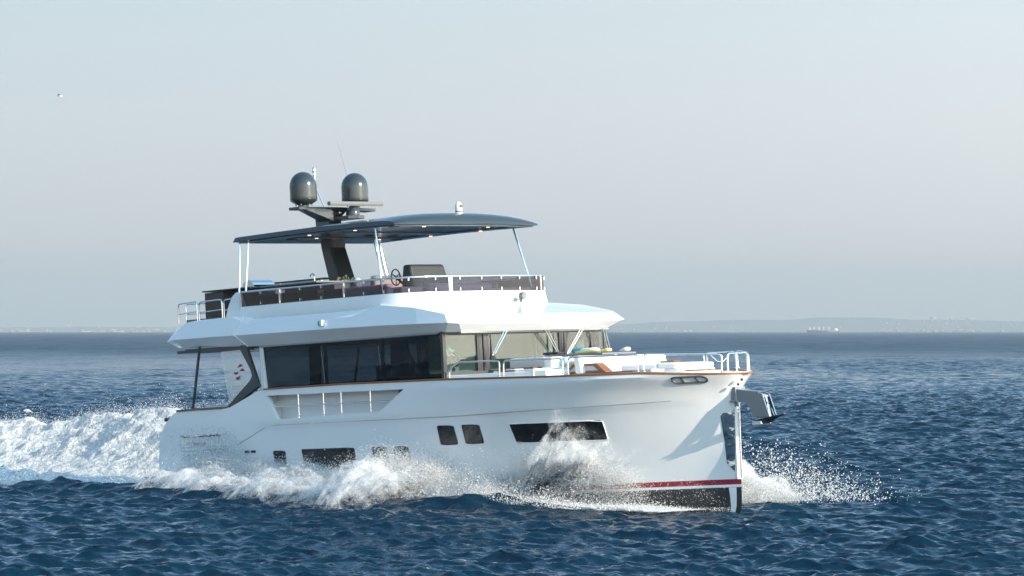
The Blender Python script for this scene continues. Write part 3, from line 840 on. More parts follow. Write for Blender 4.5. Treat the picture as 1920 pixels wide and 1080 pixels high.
R1 = ring_plan(half(lambda i, x: [1.2, 2.72, 2.88, 2.90, 2.90, 2.90, 2.90, 2.90, 2.90, 2.90, 2.90, 2.90, 2.87, 2.66, 1.4, .5][i],
                    lambda i, x: [4.65, 4.65, 4.67, 4.67, 4.67, 4.66, 4.66, 4.65, 4.64, 4.63, 4.62, 4.59, 4.56, 4.54, 4.52, 4.52][i],
                    lambda i, x: [-16.5, -16.42, -15.9, -15.1, -14.3, -13.6, -13.3, -12, -10.3, -9.1, -8.3, -7.0, -6.0, -5.86, -5.80, -5.78][i]))
R2 = ring_plan(half(lambda i, x: [1.2, 2.55, 2.72, 2.74, 2.76, 2.76, 2.78, 2.78, 2.78, 2.80, 2.70, 2.74, 2.72, 2.52, 1.4, .5][i],
                    lambda i, x: [5.0, 4.98, 5.06, 5.10, 5.12, 5.12, 4.93, 4.90, 4.89, 4.88, 5.10, 4.97, 4.78, 4.73, 4.73, 4.73][i],
                    lambda i, x: [-16.25, -16.15, -15.7, -15.1, -14.3, -13.75, -13.2, -12, -10.5, -9.33, -8.44, -7.2, -6.25, -6.02, -5.98, -5.96][i]))
R3 = ring_plan(half(lambda i, x: [1.1, 2.3, 2.55, 2.55, 2.55, 2.55, 2.50, 2.50, 2.50, 2.50, 2.46, 2.40, 2.15, 1.7, 1.0, .4][i],
                    lambda i, x: [5.08, 5.08, 5.11, 5.13, 5.14, 5.14, 5.06, 5.06, 5.06, 5.06, 5.14, 5.08, 5.06, 5.05, 5.05, 5.05][i],
                    lambda i, x: [-16.1, -16.0, -15.6, -15.0, -14.2, -13.7, -13.2, -12, -10.5, -9.5, -8.7, -8.2, -7.85, -7.68, -7.58, -7.55][i]))
b = B(); b.loft([R0, R1, R2, R3])
ro = b.build('roof_overhang', M['gel'], yacht, bevel=0.012, seg=2)
b = B()
for sd in (1, -1): b.tube([(x, sd * (2.63 if x < -6.5 else 2.55), 4.352) for x in (-12.9, -10, -8, -6.6)], .022, 6)
b.tube([(-6.10, s_, 4.338) for s_ in (2.4, 1, 0, -1, -2.4)], .022, 6)
b.build('roof_trim', M['seam'], ro)
b = B(); b.box(-16.0, -6.8, -2.5, 2.5, 4.395, 4.43); b.build('ceiling_panel', M['bronze'], ro)
# moulding seam across the aft roof side
b = B(); b.tube([(-13.5, 2.62, 5.135), (-13.42, 2.77, 5.0), (-13.62, 2.905, 4.72), (-13.55, 2.91, 4.66), (-13.35, 2.66, 4.375)], .012, 6); b.build('moulding_seam', M['gelmatt'], ro)
b = B(); b.ball((-10.42, 2.87, 4.79), .055, 10, (1, .7, 1.25)); nl = b.build('navigation_light', M['green'], ro, smooth=60)
b = B(); b.box(-10.36, -10.28, 2.76, 2.93, 4.72, 4.86); b.build('light_housing', M['plast'], nl, bevel=.01)
# chrome floodlight on the front of the coaming
b = B(); b.lathe((-7.36, -.84, 5.22), [(.03, -.06), (.075, -.06), (.085, .0), (.085, .07), (.07, .09)], 20, (1, .1, 0)); b.lathe((-7.40, -.84, 5.06), [(.06, 0), (.06, .02), (.03, .03), (.03, .1)], 16); b.box(-7.46, -7.36, -.76, -.66, 5.10, 5.16)
b.build('floodlight', M['scan'], ro, smooth=40)

# flybridge coaming
CP = [(-13.75, 2.45), (-12.5, 2.46), (-11, 2.46), (-9.5, 2.45), (-8.9, 2.44), (-8.45, 2.38), (-8.1, 2.24), (-7.87, 2.0), (-7.75, 1.6), (-7.67, 1.1), (-7.61, .55), (-7.6, 0)]
def smooth_plan(cp, n=6):
    P = [Vector(p) for p in cp]; P = P + [Vector((p.x, -p.y)) for p in P[::-1][1:]]
    out = []
    for i in range(len(P) - 1):
        p0, p1, p2, p3 = P[max(i-1, 0)], P[i], P[i+1], P[min(i+2, len(P)-1)]
        for k in range(n):
            t = k / n
            out.append(0.5 * ((2*p1) + (-p0+p2)*t + (2*p0-5*p1+4*p2-p3)*t*t + (-p0+3*p1-3*p2+p3)*t**3))
    out.append(P[-1]); return out
PLN = smooth_plan(CP)
nrm = []
for i, p in enumerate(PLN):
    d = (PLN[min(i+1, len(PLN)-1)] - PLN[max(i-1, 0)]).normalized(); nrm.append(Vector((-d.y, d.x)))
if nrm[0].y < 0: nrm = [-n_ for n_ in nrm]
def wallring(p, n_, outs, zs):
    return [(p.x + n_.x*o_, p.y + n_.y*o_, z) for o_, z in zip(outs, zs)]
b = B()
b.loft([wallring(p, n_, (.07, .10, .05, -.03, -.06, -.06), (5.0, 5.10, 5.355, 5.37, 5.35, 5.0)) for p, n_ in zip(PLN, nrm)])
co = b.build('flybridge_coaming', M['gel'], yacht, smooth=30)
b = B(); fin = [(-13.70, 5.36), (-13.86, 5.70), (-13.95, 5.73), (-14.12, 5.62), (-14.28, 5.38), (-14.40, 5.08), (-13.70, 5.0)]
for sd in (1, -1): b.prism(fin, sd*2.40 - .06, sd*2.40 + .07)
b.build('coaming_fin', M['gel'], co, bevel=.02, split=True)
b = B(); b.loft([wallring(p, n_, (.022, .034, .024, .012), (5.365, 5.365, 5.70, 5.70)) for p, n_ in zip(PLN, nrm)])
gl = b.build('wind_deflector', M['tint'], co, smooth=40)
b = B(); b.tube([(p.x + n_.x*.022, p.y + n_.y*.022, 5.715) for p, n_ in zip(PLN, nrm)], .024, 8); b.build('deflector_rail', M['steel'], co, smooth=60)
def plan_at(target, side=1):   # nearest plan point by X on a side
    best = min(range(len(PLN)), key=lambda i: abs(PLN[i].x - target) + (0 if PLN[i].y * side > 0.0 else 50)); return best
def plan_by_s(s_): return min(range(len(PLN)), key=lambda i: abs(PLN[i].y - s_) + (0 if PLN[i].x > -8.4 else 50))
posts = [(plan_at(-13.72), .035), (plan_at(-12.35), .03), (plan_at(-10.05), .03), (plan_by_s(1.22), .05), (plan_by_s(-1.9), .035), (plan_at(-12.35, -1), .03), (plan_at(-10.05, -1), .03)]
b = B()
for i, w_ in posts:
    p, n_ = PLN[i], nrm[i]; t_ = Vector((n_.y, -n_.x))
    b.hexa([(p.x + n_.x*o_ + t_.x*q, p.y + n_.y*o_ + t_.y*q, z) for z in (5.35, 5.71) for o_, q in ((.02, -w_), (.02, w_), (.045, w_), (.045, -w_))])
b.build('deflector_post', M['steel'], co, split=True)
b = B()
acc = 0; last = PLN[0]
for p, n_ in zip(PLN, nrm):
    acc += (p - last).length; last = p
    if acc > .62:
        acc = 0
        for z in (5.41, 5.665): b.box(p.x + n_.x*.04 - .014, p.x + n_.x*.04 + .014, p.y + n_.y*.04 - .014, p.y + n_.y*.04 + .014, z - .035, z + .035)
b.build('glass_clamp', M['steel'], co, split=True)

# flybridge deck and furniture
b = B(); b.slab([(-16.0, -2.4), (-16.0, 2.4), (-9.3, 2.4), (-8.1, 2.1), (-7.75, 1.2), (-7.7, 0), (-7.75, -1.2), (-8.1, -2.1), (-9.3, -2.4)], 5.09, 5.16); b.build('flybridge_deck', M['teakgrey'], yacht)
b = B(); b.box(-13.5, -11.2, 1.55, 2.2, 5.16, 5.62); b.box(-11.0, -10.1, .6, 2.2, 5.16, 5.60); b.box(-13.3, -11.9, -2.2, -1.2, 5.16, 5.66); b.build('bar_unit', M['dark'], yacht, bevel=.02, split=True)
b = B(); b.box(-13.4, -11.3, .9, 2.15, 5.80, 5.84); b.box(-13.25, -11.4, 1.0, 1.5, 5.16, 5.80); b.build('bar_counter', M['greyp'], yacht, bevel=.01)
b = B(); b.tube([(-12.70, 1.0, 5.83), (-12.70, 1.0, 6.04), (-12.76, 1.0, 6.10), (-12.84, 1.0, 6.08), (-12.86, 1.0, 6.02)], .016, 8, .03); b.build('tap', M['steel'], yacht, smooth=60)
b = B(); b.box(-15.62, -14.9, .4, 2.1, 5.14, 5.80); ck = b.build('galley_cabinet', M['brown'], yacht, bevel=.015)
b = B(); b.box(-15.66, -13.8, .35, 2.15, 5.82, 5.855); b.build('cabinet_top', M['dark'], ck, bevel=.008)
b = B(); b.box(-15.60, -13.2, -.2, .25, 6.0, 6.03); hti = b.build('high_table', M['dark'], yacht, bevel=.008)
b = B(); b.tube([(-15.2, 0, 5.2), (-15.2, 0, 6.0)], .03, 8); b.tube([(-13.6, 0, 5.2), (-13.6, 0, 6.0)], .03, 8); b.build('leg', M['steel'], hti, split=True)
b = B()
prof = [(-15.14, 5.86), (-15.10, 5.97), (-15.0, 6.05), (-14.6, 6.05), (-14.52, 5.98), (-14.50, 5.86)]
b.prism([(-14.95 + .0, 5.86)] + [(-14.95 + .24*math.cos(a), 5.86 + .22*math.sin(a)) for a in np.linspace(0, math.pi, 13)][0:13], .55, 1.25)
b.build('grill_lid', M['steel'], ck, smooth=40, bevel=.01)
# sofas on the flybridge
b = B(); b.box(-9.9, -8.35, 1.25, 2.1, 5.16, 5.52); b.box(-9.3, -8.0, -1.9, 1.3, 5.16, 5.45); b.build('forward_sofa', M['vinyltint'], yacht, bevel=.05, seg=3)
b = B(); b.box(-10.2, -8.6, 2.1, 2.32, 5.16, 5.60); b.box(-8.3, -8.1, -.6, 1.4, 5.3, 5.58); b.build('sofa_backrest', M['vinyltint'], yacht, bevel=.05, seg=3)
b = B(); b.box(-11.7, -11.5, -1.2, .1, 5.5, 5.97); b.box(-11.7, -11.1, -1.2, .1, 5.16, 5.55); b.build('helm_seat', M['vinyl'], yacht, bevel=.06, seg=3)
b = B(); b.hexa([(-9.12, .10, 5.45), (-8.72, .14, 5.45), (-8.72, 1.36, 5.45), (-9.12, 1.42, 5.45), (-9.16, .20, 6.07), (-8.90, .20, 6.07), (-8.90, 1.30, 6.07), (-9.16, 1.30, 6.07)]); hc = b.build('helm_console', M['cover'], yacht, bevel=.06, seg=3)
b = B(); b.box(-9.3, -8.9, .2, 1.3, 5.16, 5.5); b.build('console_base', M['dark'], hc)
b = B(); cx, cs, cz = -9.5, 1.22, 5.80
b.tube([(cx + .05*math.cos(a), cs + .19*math.cos(a), cz + .19*math.sin(a)) for a in np.linspace(0, 2*math.pi, 25)], .016, 8, cap=False)
for a in (.5, 2.6, 4.7): b.tube([(cx + .05*math.cos(a), cs + .19*math.cos(a), cz + .19*math.sin(a)), (cx + .02, cs, cz)], .012, 6)
b.tube([(cx, cs, cz), (-9.2, cs, 5.6)], .03, 8); b.build('steering_wheel', M['rubber'], yacht, smooth=60)

# guard rails on the aft roof deck
def hoop(b, p, q, z0, z1, mid=True, r=.019):
    b.tube([(p[0], p[1], z0[0]), (p[0], p[1], z1[0]), (q[0], q[1], z1[1]), (q[0], q[1], z0[1])], r, 8, .09)
    if mid: b.tube([(p[0], p[1], (z0[0]*.42+z1[0]*.58) - .05), (q[0], q[1], (z0[1]*.42+z1[1]*.58) - .05)], r*.8, 8)
for (p, q) in (((-16.28, 2.42), (-15.5, 2.45)), ((-15.42, 2.45), (-14.52, 2.45)), ((-16.25, 2.2), (-16.32, 1.0)), ((-16.32, .85), (-16.33, -.6)), ((-16.3, -.75), (-16.2, -2.2)), ((-16.0, -2.42), (-14.6, -2.42)), ((-14.48, 2.42), (-13.9, 2.42))):
    b = B(); hoop(b, p, q, (5.08, 5.12), (5.57, 5.59)); b.build('guard_rail', M['steel'], yacht, smooth=60)

# ------------------------------------------------------------------ hardtop
def arc_x(s_, x0, bow): return x0 + bow * (1 - (s_ / 2.35) ** 2)
SS = [2.35, 2.2, 1.9, 1.5, 1.0, .5, 0, -.5, -1.0, -1.5, -1.9, -2.2, -2.35]
def ht_ring(inset, zf, front, bow, aft):
    pts = []
    for s_ in SS: s2 = s_ * (1 - inset/2.35); pts.append((arc_x(s_, front, bow) - inset * 0.6, s2))
    for s_ in SS[::-1]: s2 = s_ * (1 - inset/2.35); pts.append((aft + inset * .6, s2))
    return [(x, s_, zf(x, s_)) for x, s_ in pts]
# subdivide sides by building cross sections along X
def ht_sec(x, fr):   # fr 0 aft .. 1 front
    pass
NX = 14
def section(u):
    """closed section of the roof at u (0 aft, 1 front): list of (X,S,Z)"""
    pts = []
    crown = .10 + .20 * math.sin(math.pi * min(1, u * 1.0) * .52)
    endt = 1.0 if u < .93 else max(0.0, (1 - u) / .07)
    enda = min(1.0, u / .012)
    for s_ in SS:
        x = -14.12 + u * (arc_x(s_, -8.22, .14) + 14.12)
        pts.append((x, s_, 6.955 + .035 * math.sin(math.pi*u)))
    for s_ in SS[::-1]:
        k = abs(s_) / 2.35
        x = -14.12 + u * (arc_x(s_, -8.22, .14) + 14.12)
        e = min(1.0, (1 - u) / .10); e = math.sqrt(max(0, 1 - (1 - e) ** 2)) if u > .90 else 1.0
        h = (.11 + .05*(1 - k**8) + .15*(1 - k**2.5) * (.12 + .88*float(smooth(.30, 1.0, u)))) * (0.10 + .90 * e) * (.35 + .65 * enda)
        xin = x - (0.0 if u < .99 else 0)
        pts.append((xin, s_ * (1 - .012 * (1 if k > .9 else 0)), 6.955 + .035 * math.sin(math.pi*u) + h))
    return pts
us = [0, .012, .03, .08, .16, .26, .36, .46, .56, .66, .74, .80, .86, .89, .92, .945, .965, .982, .993, 1.0]
b = B(); b.loft([section(u) for u in us])
ht = b.build('hardtop', M['slate'], yacht, smooth=50)
b = B()
def uz(x): 
    u = (x + 14.12) / 5.95; return 6.955 + .035 * math.sin(math.pi * min(max(u, 0), 1))
def plate(b, pts, d0, d1): 
    n = len(pts); a = [b.v((x, s_, uz(x) - d0)) for x, s_ in pts]; c = [b.v((x, s_, uz(x) - d1)) for x, s_ in pts]
    b.bm.faces.new(a[::-1]); b.bm.faces.new(c)
    for i in range(n): b.bm.faces.new((a[i], a[(i+1) % n], c[(i+1) % n], c[i]))
# underside rim panels (frame) hanging a little below the recessed dark areas
OUT = [(-14.02, 2.25), (-12.5, 2.27), (-11, 2.27), (-9.6, 2.27), (-8.32, 2.25), (-8.16, 1.2), (-8.12, 0), (-8.16, -1.2), (-8.32, -2.25), (-9.6, -2.27), (-11, -2.27), (-12.5, -2.27), (-14.02, -2.25)]
INN = [(-12.55, 1.95), (-12.4, 1.97), (-11, 1.97), (-9.6, 1.97), (-8.85, 1.92), (-8.6, 1.1), (-8.55, 0), (-8.6, -1.1), (-8.9, -1.72), (-9.6, -1.78), (-11, -1.80), (-12.4, -1.82), (-12.55, -1.80)]
for i in range(len(OUT) - 1):
    plate(b, [OUT[i], OUT[i+1], INN[i+1], INN[i]], .012, .035)
plate(b, [(-14.02, 2.25), (-12.55, 1.95), (-12.55, -1.8), (-14.02, -2.25)], .012, .034)
plate(b, [(-11.6, 1.97), (-10.9, 1.97), (-10.9, -1.8), (-11.6, -1.8)], .012, .033)
b.build('underside_panel', M['slated'], ht)
b = B(); plate(b, [(-10.88, 1.95), (-8.9, 1.9), (-8.6, 0), (-8.95, -1.7), (-10.88, -1.78)], .003, .008); plate(b, [(-12.5, 1.9), (-11.62, 1.9), (-11.62, -1.75), (-12.5, -1.75)], .003, .008)
plate(b, [(-13.9, 1.9), (-12.95, 2.1), (-13.2, .6), (-13.9, -1.6)], .038, .042)
b.build('roof_recess', M['dark'], ht)
for x, s_ in ((-11.54, 2.09), (-12.39, 1.13), (-9.84, 2.13), (-8.25, 1.38), (-8.34, -.77), (-9.9, -2.0), (-11.72, -2.02), (-12.69, -1.17)):
    z = uz(x) - .036
    b = B(); b.lathe((x, s_, z - .012), [(.065, .012), (.075, .006), (.05, 0)], 16); d_ = b.build('downlight', M['steel'], ht, smooth=50)
    b = B(); b.lathe((x, s_, z - .018), [(.048, .004), (.03, 0)], 14); b.build('lamp_lens', M['lamp'], d_)
for x, s_ in ((-12.75, 1.62), (-8.5, 2.1), (-11.75, -.78), (-12.85, -1.9), (-11.64, .1), (-8.72, -1.6)):
    b = B(); b.lathe((x, s_, uz(x) - .05), [(.14, .014), (.13, 0)], 20); b.build('speaker', M['rubber'], ht)
# searchlight camera on top
b = B(); b.lathe((-8.62, -.1, 7.22), [(.10, 0), (.10, .05), (.075, .07), (.085, .10), (.085, .22), (.06, .29), (.02, .32)], 20); sl = b.build('roof_camera', M['plast'], ht, smooth=40)
b = B(); b.lathe((-8.62, -.1, 7.285), [(.082, 0), (.082, .03)], 20); b.build('camera_collar', M['dark'], sl)
b = B(); b.lathe((-8.54, -.1, 7.43), [(.04, 0), (.035, .03)], 14, (1, .2, 0)); b.build('camera_eye', M['dark'], sl)
# poles
for p, q in (((-14.02, 2.30, 5.70), (-14.04, 2.18, 6.97)), ((-13.74, 2.32, 5.70), (-13.72, 2.18, 6.97)),
             ((-13.74, -2.36, 5.35), (-14.06, -2.22, 6.97)), ((-13.58, -2.36, 5.35), (-13.86, -2.20, 6.97)),
             ((-8.72, 2.36, 5.37), (-9.02, 2.22, 7.0)), ((-8.42, -2.26, 5.37), (-8.96, -2.18, 7.0))):
    b = B(); b.tube([p, q], .025, 10); b.ball((q[0], q[1], q[2] - .01), .042, 8); b.build('roof_pole', M['steel'], yacht, smooth=60)

# ------------------------------------------------------------------ mast and electronics
b = B()
def msec(x, z, lx=.36, ls=.30, s0=.02): return [(x - lx, s0 + ls, z), (x - lx, s0 - ls, z), (x + lx, s0 - ls, z), (x + lx, s0 + ls, z)]
b.loft([msec(-12.66, 5.1, .20, .27), msec(-12.78, 5.9, .20, .27), msec(-13.07, 6.75, .18, .25), msec(-13.08, 7.0, .18, .27)])
ma = b.build('mast', M['dark'], yacht, bevel=.03)
b = B(); b.tube([(-12.56, .29, 5.9), (-12.87, .28, 6.95)], .01, 6); b.build('mast_edge', M['slate'], ma)
b = B(); b.loft([[(-13.42, .25, 7.05), (-13.42, -.2, 7.05), (-12.85, -.2, 7.05), (-12.85, .25, 7.05)], [(-13.5, .2, 7.48), (-13.5, -.2, 7.48), (-13.0, -.2, 7.48), (-13.0, .2, 7.48)], [(-13.52, .25, 7.72), (-13.52, -.25, 7.72), (-12.7, -.25, 7.72), (-12.7, .25, 7.72)]])
b.build('mast_head', M['slate'], ma, bevel=.015)
b = B()
b.loft([[(x-.18, s_, z), (x + .22, s_, z), (x + .22, s_, z + .07), (x - .18, s_, z + .07)] for x, s_, z in ((-13.1, 1.22, 7.68), (-13.1, .0, 7.68), (-13.0, -1.18, 7.64))])
b.loft([[(-13.2, 1.0, 7.68), (-12.9, 1.0, 7.68), (-12.9, 1.02, 7.69)], [(-13.3, .2, 7.4), (-12.8, .2, 7.4), (-12.8, .2, 7.68)]])
b.build('crossarm', M['slate'], ma, bevel=.01)
b = B(); b.slab([(-13.4, .28), (-12.35, .12), (-12.2, -.12), (-12.35, -.42), (-13.4, -.35)], 7.42, 7.50); b.build('radar_platform', M['slate'], ma, bevel=.01)
for s_ in (.88, -.80):
    pr = [(.12, 7.74), (.12, 7.80), (.20, 7.82), (.325, 7.90), (.335, 7.94)] + [(.335 - .0*k, 7.94 + .065*k) for k in range(1, 6)] + [(.335*math.cos(a), 8.27 + .335*math.sin(a)*1.05) for a in np.linspace(0.05, math.pi/2, 12)]
    b = B(); b.lathe((-13.1, s_, 0), pr, 32); dm = b.build('satellite_dome', M['slate'], ma, smooth=50)
    b = B()
    for k in range(6): b.ball((-13.1 + .2*math.cos(k*1.05), s_ + .2*math.sin(k*1.05), 7.80), .02, 6)
    b.build('dome_bolt', M['steel'], dm, split=True)
b = B(); b.lathe((-12.55, -.22, 7.50), [(.17, 0), (.175, .06), (.16, .15), (.11, .22), (.06, .26), (.05, .34)], 22); rp = b.build('radar_pedestal', M['slate'], ma, smooth=50)
b = B(); b.loft([[(-12.46 + dx, s_, 7.80 + dz) for dx, dz in ((-.06, -.045), (.05, -.06), (.07, .0), (.05, .05), (-.06, .045))] for s_ in (.63, .6, -1.08, -1.11)]); b.build('radar_scanner', M['scan'], rp, bevel=.01)
b = B(); b.lathe((-12.95, .28, 7.50), [(.13, 0), (.13, .12), (.10, .18)], 18); b.lathe((-12.75, .1, 7.6), [(.02, 0), (.03, .12)], 8, (1, .3, -.1)); b.build('horn', M['slate'], ma, smooth=50)
b = B(); b.tube([(-12.95, .35, 7.74), (-13.18, .42, 8.30)], .014, 6); b.tube([(-13.18, .42, 8.25), (-13.2, .42, 8.52)], .03, 8); b.lathe((-13.2, .42, 8.52), [(.045, 0), (.05, .05), (.04, .10), (.05, .13), (.045, .2), (.02, .24)], 12)
b.build('light_mast', M['steel'], ma, smooth=50)
b = B(); b.tube([(-13.1, -.62, 8.35), (-13.38, -.55, 9.42)], [.009, .004], 6); b.build('whip_antenna', M['greyp'], ma)
# ------------------------------------------------------------------ cockpit
b = B(); b.box(-16.2, -12.95, -2.6, 2.6, 2.15, 2.28); b.build('cockpit_floor', M['teakgrey'], yacht)
b = B(); b.box(-15.9, -15.35, -1.9, 1.9, 2.28, 2.72); b.box(-16.05, -15.85, -1.9, 1.9, 2.28, 3.02); b.box(-15.6, -14.3, 1.75, 2.3, 2.28, 3.0)
b.build('cockpit_sofa', M['vinylg'], yacht, bevel=.04, seg=3)
b = B(); b.box(-14.55, -14.2, 2.0, 2.3, 3.0, 3.06); b.build('side_tray', M['wood'], yacht, bevel=.01)
b = B()
for sd in (1, -1): b.tube([(-15.63, sd*2.62, 2.95), (-15.25, sd*2.62, 4.47)], .035, 4)
b.build('aft_pole', M['bronze'], yacht, split=True)
cfp = [(-13.62, 4.42), (-13.42, 4.42), (-12.98, 3.40), (-14.12, 2.90), (-14.22, 2.96), (-13.30, 3.56), (-13.22, 3.66), (-13.26, 3.80), (-13.62, 4.31)]
for sd in (1, -1):
    b = B(); b.prism(cfp, sd*2.64 - .05, sd*2.64 + .05)
    cf = b.build('cockpit_frame', M['bronze'], yacht, bevel=.012)
    b = B(); b.prism([(-14.42, 4.30), (-13.6, 4.32), (-13.24, 3.80), (-13.22, 3.66), (-14.16, 2.98)], sd*2.64 - .008, sd*2.64 + .008)
    gp = b.build('glass_panel', M['tintc'], cf)
    if sd == 1:
        b = B()
        def cres(cx, cz, r, a0, a1, w):
            n = 10; o_ = []; i_ = []
            for k in range(n + 1):
                a = R(a0 + (a1 - a0) * k / n); th = w * math.sin(math.pi * (k + .15) / (n + .3))
                o_.append((cx + r*math.cos(a), cz + r*math.sin(a))); i_.append((cx + (r - th)*math.cos(a), cz + (r - th)*math.sin(a)))
            vs1 = [b.v((x, 2.652, z)) for x, z in o_]; vs2 = [b.v((x, 2.652, z)) for x, z in i_]
            for k in range(n): b.bm.faces.new((vs1[k], vs1[k+1], vs2[k+1], vs2[k]))
        cres(-13.68, 3.875, .095, 20, 185, .075); cres(-13.62, 3.765, .095, 10, 165, .07)
        cres(-13.86, 3.81, .095, 190, 350, .07); cres(-13.80, 3.69, .10, 200, 365, .08)
        b.build('sail_emblem', M['red'], gp, solid=.003)
b = B(); b.box(-16.3, -13.0, -2.5, 2.5, 4.33, 4.40); b.box(-15.25, -13.3, 2.5, 2.62, 4.30, 4.42); b.build('cockpit_ceiling', M['bronze'], yacht)

# ------------------------------------------------------------------ foredeck
b = B()
b.slab([(-6.55, 2.55), (-5.9, 2.42), (-4.5, 2.30), (-3.7, 2.1), (-3.7, -2.1), (-4.5, -2.3), (-5.9, -2.42), (-6.55, -2.55)], 3.0, 3.38)
b.slab([(-3.72, 1.95), (-1.3, 1.05), (-.9, .6), (-.9, -.6), (-1.3, -1.05), (-3.72, -1.95)], 3.0, 3.19)
b.build('foredeck_trunk', M['gel'], yacht, bevel=.03, seg=3)
b = B(); b.hexa([(-4.85, 1.95, 3.36), (-4.55, 1.95, 3.36), (-4.55, 2.25, 3.36), (-4.85, 2.25, 3.36), (-4.85, 1.95, 3.44), (-4.55, 1.95, 3.44), (-4.55, 2.25, 3.44), (-4.85, 2.25, 3.44)])
b.box(-5.3, -4.0, 1.5, 2.2, 3.25, 3.42); b.build('foredeck_step', M['gel'], yacht, bevel=.02)
b = B(); b.tube([(-5.1, 2.25, 3.40), (-4.5, 2.25, 3.40)], .016, 6); b.build('step_handle', M['teak'], yacht)
# aft bench with its two teak-framed arms
b = B(); b.box(-5.65, -4.62, 1.0, 1.25, 3.38, 3.69); b.box(-5.8, -5.6, -1.4, 1.2, 3.38, 3.70); b.build('bench_backrest', M['vinylg'], yacht, bevel=.04, seg=3)
b = B(); b.box(-5.6, -4.3, -1.2, 1.25, 3.36, 3.47); b.build('bench_seat', M['vinyl'], yacht, bevel=.03, seg=3)
b = B(); b.box(-5.75, -4.72, 1.26, 1.50, 3.44, 3.475); b.hexa([(-4.74, 1.26, 3.44), (-4.60, 1.26, 3.30), (-4.60, 1.50, 3.30), (-4.74, 1.50, 3.44), (-4.74, 1.26, 3.475), (-4.50, 1.26, 3.30), (-4.50, 1.50, 3.30), (-4.74, 1.50, 3.475)])
b.build('bench_arm', M['teak'], yacht, bevel=.008)
b = B(); b.box(-4.60, -4.35, .9, 1.28, 3.40, 3.68); b.hexa([(-4.55, .6, 3.3), (-4.0, .6, 3.3), (-4.0, 1.4, 3.3), (-4.55, 1.4, 3.3), (-4.55, .6, 3.46), (-3.98, .6, 3.42), (-3.98, 1.4, 3.42), (-4.55, 1.4, 3.46)]); b.build('corner_seat', M['vinyl'], yacht, bevel=.03, seg=3)
# forward sofa
def teak_arm(x0, x1, s0, s1, z0, z1):
    b = B(); th = .055
    o_ = [(x0, z0), (x0 + .24, z1), (x1 - .30, z1), (x1, z0)]; i_ = [(x0 + .10, z0 + .05), (x0 + .29, z1 - th), (x1 - .40, z1 - th), (x1 - .22, z0 + .05)]
    for k in range(3): b.prism([o_[k], o_[k+1], i_[k+1], i_[k]], s0, s1)
    b.prism([o_[3], o_[0], i_[0], i_[3]], s0, s1)
    fr_ = b.build('sofa_arm', M['teak'], yacht, bevel=.006)
    b = B(); b.prism(i_, s0 + .05, s1 - .02); b.build('arm_panel', M['vinylg'], fr_)
teak_arm(-3.86, -2.58, 1.12, 1.36, 3.26, 3.475)
teak_arm(-3.86, -2.58, -1.36, -1.12, 3.26, 3.475)
b = B(); b.hexa([(-3.42, -1.35, 3.26), (-3.20, -1.35, 3.26), (-3.20, 1.48, 3.26), (-3.42, 1.48, 3.26), (-3.46, -1.35, 3.64), (-3.30, -1.35, 3.64), (-3.30, 1.48, 3.66), (-3.46, 1.48, 3.66)])
b.build('sofa_back', M['vinyl'], yacht, bevel=.035, seg=3)
b = B(); b.box(-3.2, -2.25, -1.1, 1.1, 3.20, 3.27); b.box(-3.9, -1.2, .9, 1.35, 3.20, 3.27); b.build('sofa_base', M['vinylg'], yacht, bevel=.03)
b = B(); b.box(-3.95, -1.7, 1.12, 1.40, 3.235, 3.262); b.build('sofa_plinth', M['teak'], yacht)
b = B()
for x0, x1 in ((-2.45, -2.02), (-2.0, -1.60), (-1.58, -1.15)):
    w0, w1 = 1.02 - (x0 + 2.45) * .30, 1.02 - (x1 + 2.45) * .30
    b.hexa([(x0, -w0, 3.27), (x1, -w1, 3.25), (x1, w1, 3.25), (x0, w0, 3.27), (x0, -w0, 3.405), (x1, -w1, 3.375), (x1, w1, 3.375), (x0, w0, 3.405)])
b.build('sun_pad', M['vinyl'], yacht, bevel=.035, seg=3, split=True)
b = B(); b.hexa([(-2.5, -1.0, 3.15), (-1.12, -.6, 3.15), (-1.12, .6, 3.15), (-2.5, 1.0, 3.15), (-2.5, -1.0, 3.268), (-1.12, -.6, 3.25), (-1.12, .6, 3.25), (-2.5, 1.0, 3.268)]); b.build('sun_pad_base', M['gel'], yacht)
b = B(); b.box(-1.08, -.92, -.42, .42, 3.12, 3.22); b.build('bow_locker', M['teak'], yacht, bevel=.01)
# table
b = B(); b.hexa([(-5.3, -.55, 3.70), (-3.45, -.55, 3.67), (-3.45, .55, 3.67), (-5.3, .55, 3.70), (-5.3, -.55, 3.745), (-3.45, -.55, 3.715), (-3.45, .55, 3.715), (-5.3, .55, 3.745)])
tb = b.build('foredeck_table', M['greyp'], yacht, bevel=.01)
b = B(); b.tube([(-4.6, 0, 3.3), (-4.6, 0, 3.7)], .06, 12); b.tube([(-3.6, 0, 3.2), (-3.6, 0, 3.68)], .06, 12); b.build('table_leg', M['steel'], tb, split=True)
b = B(); b.box(-5.35, -4.85, .36, .56, 3.75, 3.80); b.build('table_tray', M['rubber'], tb, bevel=.006)

